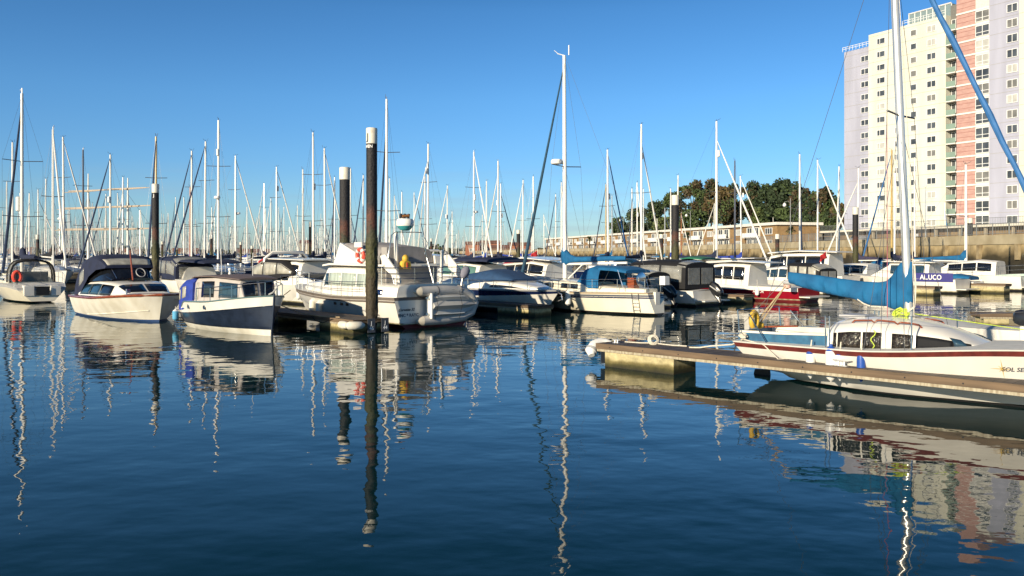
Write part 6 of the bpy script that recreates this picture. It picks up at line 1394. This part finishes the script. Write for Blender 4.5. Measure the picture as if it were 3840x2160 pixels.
cruiser_boat('white cruiser with beige canvas dodger behind the bow of the flybridge cruiser', at(1236, 41.5), ANG_A, 8.2, 2.9, 1.0, house=[(.12, .82, .9, 2.1), (.2, .86, .95, 2.2), (.5, .84, .95, 2.15), (.62, .7, 1.0, 1.4), (.8, .4, 1.1, 1.1)], hard=[(.05, .84, 2.2, 2.26), (.5, .9, 2.25, 2.32)], canopy=[(.56, .85, 1.3, 1.9), (.60, .85, 1.2, 2.1), (.70, .72, 1.1, 1.35)], cm=CVBEIGE, vinyl=False)
cruiser_boat('cruiser with pale green windscreen and navy cover roll behind the navy-striped boat', at(1930, 46.), ANG_A, 9, 3.0, 1.1, house=[(.2, .8, .95, 1.9), (.35, .84, .97, 2.05), (.6, .78, 1., 1.95), (.75, .55, 1.05, 1.2)], glass=GLASSG, canopy=[(.02, .9, 2.05, 2.12), (.12, .95, 2.1, 2.35), (.4, .92, 2.1, 2.33), (.5, .8, 2.05, 2.15)], cm=CVNAVY, vinyl=False)
cruiser_boat('white cruiser with swept hardtop and eyebrow window, left of the blue-covered mast', at(2160, 51.), ANG_A, 9.5, 3.1, 1.05, house=[(.15, .84, .95, 1.9), (.3, .88, .97, 2.1), (.6, .8, 1., 1.9), (.82, .4, 1.05, 1.15)], hard=[(.1, .86, 2.1, 2.16), (.35, .94, 2.25, 2.35), (.62, .8, 2.05, 2.15)])
cruiser_boat('small white cruiser with red and blue canvas in the middle distance', at(2010, 60.), ANG_A, 7.5, 2.6, 1.0, house=[(.3, .8, .95, 1.7), (.6, .7, 1., 1.6), (.75, .5, 1., 1.1)], canopy=[(.02, .9, 1.0, 1.8), (.15, .95, 1.1, 2.1), (.32, .9, 1.2, 2.0)], cm=mat('canvas_red', (.45, .03, .05), .8), vinyl=False)
cruiser_boat('motor yacht with white mast-like radar tower behind the rolled navy cover', at(1700, 62.), ANG_A, 10, 3.2, 1.2, house=[(.15, .84, .95, 2.3), (.3, .88, .97, 2.5), (.6, .8, 1., 2.2), (.82, .4, 1.05, 1.3)], arch=.3)
cruiser_boat('white cabin boat with green and white roof cover behind the black canopy', at(2690, 60.), ANG_A, 8.5, 2.8, 1.1, house=[(.2, .8, .95, 2.0), (.35, .84, .97, 2.2), (.6, .78, 1., 2.0), (.75, .5, 1., 1.2)], canopy=[(.05, .85, 2.1, 2.2), (.2, .8, 2.2, 2.36), (.3, .7, 2.15, 2.25)], cm=CVGREEN, vinyl=False)
cruiser_boat('white cruiser with long hardtop under the two crossing white furled sails', at(2905, 62.), ANG_A, 9, 3., 1.1, house=[(.15, .84, .95, 2.0), (.3, .88, .97, 2.2), (.6, .8, 1., 2.0), (.78, .5, 1.05, 1.2)], hard=[(.1, .86, 2.2, 2.26), (.6, .84, 2.1, 2.18)])
cruiser_boat('small white boat with outboard lying bow-out right of ALUCO', ST_(3650, 54.5, 2.2), ANG_A, 6, 2.2, .75, house=[(.4, .7, .95, 1.2), (.6, .6, 1., 1.2), (.8, .4, 1., .9)], canopy=[(.05, .85, .8, 1.05), (.2, .85, .85, 1.2), (.36, .8, .85, 1.15)], cm=CVBLUE, vinyl=False)
cruiser_boat('pale cabin boat with round window and lifebuoy at the right edge behind the green yacht', at(3850, 57.), ANG_A, 8, 2.7, 1.1, house=[(.2, .8, .95, 2.0), (.35, .84, .97, 2.1), (.6, .78, 1., 1.9), (.75, .5, 1., 1.2)], rail=False)
cat_boat('pale green hulled yacht with blue sail cover and blue sprayhood at the right', 3622, 60., 10, GREENHULL, CVBLUE, ANG_U, hood=CVBLUE, mh=8.95, furl=None)
# motor and dinghy behind the bow at the right edge
o = thing('moored_dinghy', 'white dinghy bow with black outboard at the right edge behind the foreground boat', 'dinghy', (at(3905, 21.5).x, at(3905, 21.5).y, 0), ANG_A)
H_ = Hull(3.2, 1.5, ((0, .55), (.5, .55), (1, .75)), tf=.85, rake=.4, e0=.2, e1=.7); H_.build(o, [ab(-.25), ab(.1), fr(H_, 1)], [WHITE, WHITE], n=10)
ob = thing('outboard_motor', 'black outboard cowling at the right edge above the brown pontoon arm', 'outboard motor', (at(3836, 20.4).x, at(3836, 20.4).y, .85), ANG_A); Loft([(-.22, .08, .0, .16), (-.17, .14, -.08, .25), (.03, .15, -.08, .30), (.15, .12, -.03, .27), (.2, .07, .03, .2)], SEC_RND).build('cowling', BLACKP, ob); m = MB(); m.tube([(0, 0, -.1), (0, 0, -.8)], .07, 8); m.build('leg', PLASTW, ob)

CN = {CVNAVY: 'navy', CVBLUE: 'bright blue', CVBLACK: 'black', CVPURP: 'dark violet', CVROYAL: 'royal blue', CVSKY: 'sky blue', CVGREY: 'grey', None: 'no'}
A_, B_, W_l, D_l = ANG_U, ANG_A, SAILW, SAILD
# px, ytop, mast height, bow shift in px (signed), furl, cover, mast, spreaders, reflector, radar
MK = [(10, 790, 11, 0, None, CVNAVY, ALUW, 1, 0, 0), (26, 684, 11.5, 0, None, CVBLUE, ALUW, 2, 0, 0), (47, 534, 12.6, 18, None, CVNAVY, ALUW, 2, 0, 0), (109, 725, 11.5, 30, W_l, CVROYAL, ALUW, 1, 0, 0), (143, 711, 12, 55, W_l, CVNAVY, ALUW, 2, 0, 0),
      (169, 670, 12, -25, None, CVNAVY, ALUW, 1, 0, 0), (241, 515, 13, 40, W_l, CVNAVY, ALUW, 2, 0, 0), (234, 626, 12, -20, None, CVBLACK, ALUW, 1, 0, 1), (223, 783, 11, 12, None, CVNAVY, ALU, 1, 0, 0), (256, 793, 11, 0, None, CVNAVY, ALUW, 1, 0, 0),
      (284, 817, 10.5, 0, W_l, CVROYAL, ALU, 1, 0, 0), (313, 561, 12.5, 0, None, CVNAVY, ALUD, 2, 0, 0), (329, 711, 11.5, 20, None, CVNAVY, ALUW, 1, 1, 0), (347, 761, 11, -15, None, CVBLUE, ALU, 1, 0, 0), (395, 727, 11.5, -18, D_l, CVNAVY, ALUW, 1, 0, 0),
      (414, 580, 12.5, -38, D_l, CVNAVY, ALUW, 2, 1, 0), (441, 725, 11.5, 22, W_l, CVBLACK, ALUW, 1, 0, 0), (460, 665, 12, 28, W_l, CVNAVY, ALUW, 1, 0, 0), (524, 788, 11, 12, None, CVNAVY, ALU, 1, 0, 0), (585, 512, 12, 48, D_l, CVNAVY, GOLD, 2, 0, 0),
      (690, 740, 11.5, -12, None, CVNAVY, ALUW, 1, 0, 0), (719, 566, 12.5, -42, D_l, CVNAVY, ALUW, 2, 0, 0), (713, 700, 10.5, 10, None, CVROYAL, WOODM, 1, 0, 0), (767, 530, 13, -60, D_l, CVNAVY, ALUW, 2, 0, 0), (793, 778, 11, 0, None, CVNAVY, ALUW, 1, 0, 1),
      (818, 450, 13.5, 30, None, CVNAVY, ALUW, 2, 1, 1), (856, 802, 11, 0, None, CVNAVY, ALU, 1, 0, 0), (883, 584, 12.5, 72, W_l, CVNAVY, ALUW, 2, 0, 1), (995, 846, 10.5, 0, None, CVNAVY, ALUW, 1, 0, 0), (1015, 744, 11.5, -10, W_l, CVNAVY, ALUW, 1, 0, 0),
      (1037, 626, 12, 68, W_l, CVNAVY, ALUW, 2, 1, 0), (1117, 771, 11, 0, None, CVNAVY, ALUW, 1, 0, 0), (1136, 636, 12, -30, D_l, CVBLACK, ALUW, 1, 1, 0), (1176, 498, 13, 20, None, CVNAVY, ALUW, 2, 1, 0), (1220, 557, 12.5, 62, W_l, CVNAVY, ALUW, 2, 0, 0),
      (1255, 665, 12, 14, D_l, CVNAVY, ALUW, 1, 0, 0), (1312, 633, 12, 0, None, CVNAVY, ALUW, 1, 0, 0), (1361, 657, 12, -22, D_l, CVNAVY, ALUW, 1, 0, 0), (1450, 372, 13.5, -70, D_l, CVNAVY, ALUW, 2, 0, 0), (1462, 670, 12, 10, None, CVNAVY, ALUW, 1, 0, 0),
      (1479, 735, 11.5, 0, W_l, CVNAVY, ALUW, 1, 0, 0), (1507, 720, 11.5, -10, None, CVNAVY, ALUW, 1, 0, 0), (1594, 661, 12, -45, W_l, CVBLACK, ALUW, 1, 0, 0), (1603, 539, 12.8, -72, W_l, CVBLACK, ALUW, 2, 1, 0), (1676, 696, 12, -50, W_l, CVNAVY, ALUW, 1, 1, 0),
      (1777, 570, 12.5, 78, W_l, CVNAVY, ALUW, 2, 1, 1), (1868, 604, 12.3, -66, W_l, CVNAVY, ALUW, 1, 1, 0), (1880, 689, 11.8, 70, D_l, CVNAVY, ALUW, 1, 1, 0), (1960, 675, 12, -55, W_l, CVNAVY, ALUW, 1, 0, 0), (1953, 805, 11, 0, None, CVROYAL, ALUW, 1, 0, 0),
      (2000, 661, 12, 10, None, CVNAVY, ALUW, 1, 1, 0), (2041, 805, 11, 0, W_l, CVNAVY, ALUW, 1, 1, 0), (2084, 729, 11.8, -45, D_l, CVNAVY, ALUW, 1, 0, 0), (2105, 684, 12, 40, W_l, CVNAVY, ALUW, 1, 0, 0), (2281, 562, 12.6, 100, SAILB, CVNAVY, ALUW, 1, 1, 0),
      (2272, 692, 11.8, -40, D_l, CVNAVY, GOLD, 1, 0, 0), (2370, 707, 12, -30, D_l, CVNAVY, ALUW, 1, 0, 0), (2390, 684, 12, 15, W_l, CVNAVY, ALUW, 1, 1, 0), (2405, 466, 13.5, 112, W_l, CVNAVY, ALUW, 1, 1, 0), (2515, 707, 11.8, 0, None, CVROYAL, ALUW, 1, 0, 0),
      (2539, 658, 12, 0, None, CVNAVY, ALUW, 1, 0, 0), (2462, 820, 10.5, 0, None, CVSKY, ALUW, 1, 0, 0), (2556, 800, 10.5, 25, W_l, CVROYAL, WOODM, 1, 1, 0), (2687, 455, 13.5, 160, W_l, CVNAVY, ALUW, 1, 1, 0), (2676, 763, 11.5, 0, W_l, CVNAVY, ALUW, 1, 1, 0),
      (2756, 602, 12.5, 40, None, CVNAVY, ALUD, 2, 0, 0), (2781, 660, 12, 108, W_l, CVROYAL, ALUW, 1, 1, 0), (2885, 816, 10.5, 0, None, CVNAVY, ALUW, 1, 0, 0), (2999, 579, 12.5, 60, D_l, CVNAVY, ALUW, 1, 1, 0), (3066, 600, 12.5, 115, W_l, CVPURP, ALUW, 1, 0, 0),
      (3146, 624, 12.3, -60, W_l, CVNAVY, ALUW, 1, 0, 0), (3214, 631, 12.2, -95, W_l, CVPURP, ALUW, 1, 0, 0), (3344, 562, 12.5, -50, SAILB, CVPURP, GOLD, 1, 0, 0), (3354, 650, 11.8, 20, None, CVNAVY, ALU, 1, 0, 0), (3430, 597, 12.5, 30, None, CVNAVY, ALUW, 1, 0, 0),
      (3455, 705, 11.5, 0, None, CVSKY, ALU, 1, 0, 0), (3528, 760, 11., -20, SAILB, CVBLUE, ALUW, 1, 0, 0)]
LM = [(-60, 'the left edge'), (583, 'the leftmost big pile'), (818, 'the clinker boat mast'), (1176, 'the thick pile'), (1394, 'the tallest pile'), (1603, 'the white dinghy'), (1868, 'the brick houses'), (2121, 'the blue-covered front yacht'),
      (2405, 'the long white diagonal sail'), (2687, 'the thickest mast'), (2999, 'the wood'), (3208, 'the tower pile'), (3409, 'the foreground mast')]
ORD = ['first', 'second', 'third', 'fourth', 'fifth', 'sixth', 'seventh', 'eighth', 'ninth', 'tenth', 'eleventh', 'twelfth', 'thirteenth', 'fourteenth', 'fifteenth', 'sixteenth', 'seventeenth', 'eighteenth', 'nineteenth', 'twentieth', 'twenty-first']
MK.sort(); cnt = {}
order = sorted(MK, key=lambda q: q[1]); lab = {}
for q in MK:
    lx, nm = [l for l in LM if l[0] < q[0]][-1]; cnt[nm] = cnt.get(nm, 0) + 1
    ms = {ALUW: 'white', ALU: 'silver', ALUD: 'dark', GOLD: 'golden', WOODM: 'orange wooden'}[q[6]]
    fu = {None: '', W_l: ' with white furl', D_l: ' with dark furl', SAILB: ' with blue furl'}[q[4]]
    lab[q] = f"{ms}-masted yacht{fu}, {ORD[cnt[nm] - 1]} tall mast right of {nm}"
for q in order:                                          # nearest (tallest looking) first
    px, yt, h, sh_, furl, cover, mast, spn, refl, radar = q; rnd = random.Random(px); ok = False
    for k in range(60):
        hh = h * (1 + .006 * (k % 40) * (1 if k % 2 else -1)); D = (hh - CH) * F / (HZ - yt); px = q[0] + (0 if k < 40 else (k - 39) * .8 * (1 if k % 2 else -1))
        if D < 47 or (3280 < px < 3700 and D < 64): continue
        L = hh * .80; mx = L * .56; J = L - .15 - mx
        if sh_:
            c = max(-1, min(1, (sh_ / F * D) / J)); a = math.acos(c); ang = -a if (rnd.random() < .55) else a
        else: ang = ANG_U if rnd.random() < .5 else ANG_A
        for ang2 in ((ang, -ang) if sh_ else (ang, ang + math.pi)):
            d = Vector((math.cos(ang2), math.sin(ang2))); p = at(px, D); st = p - d * mx
            if fits(st, d, L, 1.25 if k < 20 else .85): ok = True; break
        if ok: break
    take(st, d, L, 1.3)
    root = thing('sailing_yacht', lab[q], 'sailing yacht', (st.x, st.y, 0), ang2, 'yachts moored in the rows behind')
    hm = WHITE if rnd.random() < .72 else rnd.choice((NAVY, CREAM, NAVYHULL))
    yacht(root, L, hh, mx, hm, rnd.choice((NAVY, REDHULL, GREYC, NAVY)), cover, furl, mast, spn, detail=2 if D < 85 else 1, hood=rnd.choice((None, CVNAVY, CVBLUE)) if D < 110 else None, radar=bool(radar), reflector=bool(refl), rnd=rnd, rake=.0 if rnd.random() < .5 else .15)

# the anonymous mass of yachts further off: a few hulls, many copies
PROTO = []
for k in range(9):
    rnd = random.Random(100 + k); r_ = thing('sailing_yacht', 'x', 'sailing yacht', (0, 0, 0))
    L = rnd.uniform(8, 11.5); mh = L * rnd.uniform(1.12, 1.32)
    yacht(r_, L, mh, L * .56, rnd.choice((WHITE, WHITE, CREAM, NAVY)), NAVY, rnd.choice((CVNAVY, CVNAVY, CVROYAL, CVBLUE, CVBLACK)), rnd.choice((SAILW, SAILW, SAILD, None)), ALUW if k % 3 else ALU, 1 + (k % 3 == 0), detail=1, rnd=rnd)
    PROTO.append((r_, L))
index_kids()
rnd = random.Random(11); n_far = 0; first = set(); cand = []
for i in range(-90, 60):
    for j in range(0, 34):
        r_ = rnd.random(); base = Vector((-40, 70)) + V * (i * 4.1 + (j % 2) * 1.3) + U * (-j * 13.5 + rnd.uniform(-1, 1))
        px = 1920 + base.x / max(1, base.y) * F
        if base.y < 66 or base.y > 470 or px < -80 or px > 3300: continue
        wgt = 1.0 if px < 1300 else .62 if px < 2000 else .4
        cand.append((base, px, wgt))
rnd.shuffle(cand); cand.sort(key=lambda c: 0 if rnd.random() < c[2] else 1)
ZN = ((640, 'behind the left cruisers'), (1300, 'behind the clinker boat and flybridge cruiser'), (1950, 'in the centre distance'), (4000, 'before the quay wall'))
for base, px, w_ in cand:
    if n_far >= 205: break
    pr, L = PROTO[rnd.randrange(9)]; ang = ANG_A if rnd.random() < .6 else ANG_U; d = Vector((math.cos(ang), math.sin(ang)))
    if px > 1950 and base.y > 230: continue
    if not fits(base, d, L, 1.15): continue
    take(base, d, L, 1.15)
    if pr not in first: c = pr; first.add(pr)
    else: c = copy_tree(pr)
    c.location = (base.x, base.y, 0); c.rotation_euler = (0, 0, ang); s_ = rnd.uniform(.88, 1.14); c.scale = (s_, s_, s_ * rnd.uniform(.92, 1.1))
    z = [b for a, b in ZN if px < a][0]
    c['label'] = 'small distant white-masted yacht among the crowded moorings ' + z; c['group'] = 'distant yachts ' + z; n_far += 1
for pr, L in PROTO:
    if pr not in first:
        for ch in KIDS[pr.name]:
            for g in KIDS.get(ch.name, ()): bpy.data.objects.remove(g)
            bpy.data.objects.remove(ch)
        bpy.data.objects.remove(pr)

# square-rigged ship yards at the far left: two masts crossed by long spars
def brig():
    O = at(150, 92.); root = thing('square_rigged_ship', 'brown square-rigged ship with long crossed yards at the far left', 'sailing ship', (O.x, O.y, 0), R(70))
    H = Hull(20, 4.8, ((0, 1.8), (.5, 1.4), (1, 2.2)), tf=.7, rake=1.5, e0=.25, e1=.8); H.build(root, [ab(-.28), ab(.3), fr(H, .8), fr(H, 1)], [BLACKAF, NAVYHULL, CREAM], n=14)
    for k, (x, zs, w_) in enumerate(((6.5, (5.4, 7.9, 9.9), (5.4, 4.6, 3.4)), (12.5, (5.6, 8.4, 10.6), (5.4, 4.4, 3.6)))):
        m = MB(); m.tube([(x, 0, 1.4), (x, 0, 9), (x, 0, 12.)], [.16, .12, .06], 8); mo = m.build('mast', ALUW, root)
        for z, w in zip(zs, w_):
            y = MB(); y.tube([(x - .2, -w, z + .1), (x - .2, 0, z), (x - .2, w, z - .05)], [.04, .1, .04], 6); y.tube([(x - .15, -w * .85, z + .12), (x - .15, w * .85, z + .1)], .07, 5); y.build('yard', mat('spar_tan', (.42, .35, .27), .6), mo)
    r = MB()
    for x in (6.5, 12.5):
        for s_ in (-1, 1):
            for dx in (-1, -.3, .4): r.tube([(x, 0, 9.5), (x + dx, s_ * 2.1, 1.6)], .02, 3, caps=False)
    r.tube([(20, 0, 2.4), (12.5, 0, 10)], .02, 3, caps=False); r.build('rigging', WIRE, root); take(O, Vector((.34, .94)), 20, 2)
brig()

# beyond the individually built boats: the remaining far rows as one object
rnd = random.Random(21); mb = MB(); k = 0
while k < 330:
    D = rnd.uniform(230, 560); px = rnd.uniform(-80, 1950); p = at(px, D)
    if px > 1500 and rnd.random() < .6: continue
    a = ANG_U + rnd.choice((0, math.pi)); d = Vector((math.cos(a), math.sin(a), 0)); n = Vector((-d.y, d.x, 0)); o = Vector((p.x, p.y, 0)); L = rnd.uniform(8, 12); h = L * rnd.uniform(1.1, 1.4); b = L * .15
    if not free((p.x, p.y), 2.2): continue
    TAKEN.append((p.x, p.y, 2.)); q = [(-.5, -.6), (0, -1), (.3, -.8), (.5, 0), (.3, .8), (0, 1), (-.5, .6)]; c = 0 if rnd.random() < .8 else 1
    mb.add([o + d * (x * L * .9) + n * (y * b * .8) for x, y in q] + [o + d * (x * L) + n * (y * b) + Vector((0, 0, 1.1)) for x, y in q], [tuple(range(7, 14))] + [(i, (i + 1) % 7, (i + 1) % 7 + 7, i + 7) for i in range(7)], c)
    mb.box(o + Vector((0, 0, 1.3)), (L * .35, b, .5), 0, rz=a); mb.tube([o + d * (L * .05) + Vector((0, 0, 1)), o + d * (L * .05) + Vector((0, 0, h))], .07, 4, mi=0 if rnd.random() < .75 else 3)
    mb.box(o - d * (L * .14) + Vector((0, 0, 2.4)), (L * .36, .25, .35), 2, rz=a)
    mb.tube([o + d * (L * .05) + Vector((0, 0, h * .95)), o + d * (L * .48) + Vector((0, 0, 1.3))], .045, 3, mi=0 if rnd.random() < .6 else 3)
    k += 1
tag(mb.build('far_yachts', [WHITE, NAVY, CVNAVY, ALU], smooth=False), 'farthest rows of tiny yachts and masts merging along the horizon', 'yachts', kind='stuff')

for px, D, z, lb in ((1012, 50, 1.6, 'red ensign drooping on a staff behind the clinker boat wheelhouse'), (2022, 60, 2.0, 'small red flag above the white cruiser in the middle distance'), (3105, 54, 1.9, 'small red flag beside the grey-white weekend boat')):
    p = at(px, D); o = thing('ensign', lb, 'flag', (p.x, p.y, z), .4)
    t = MB(); t.tube([(0, 0, -.6), (-.15, 0, .9)], .02, 5); t.build('staff', ALUW, o)
    f = MB(); f.grid([[(-.12 - .55 * k / 6, .05 * math.sin(k * 1.6 + j), .80 - .42 * j / 4 - .05 * k) for k in range(7)] for j in range(5)]); fo = f.build('cloth', FLAGR, o); sd = fo.modifiers.new('t', 'SOLIDIFY'); sd.thickness = .006
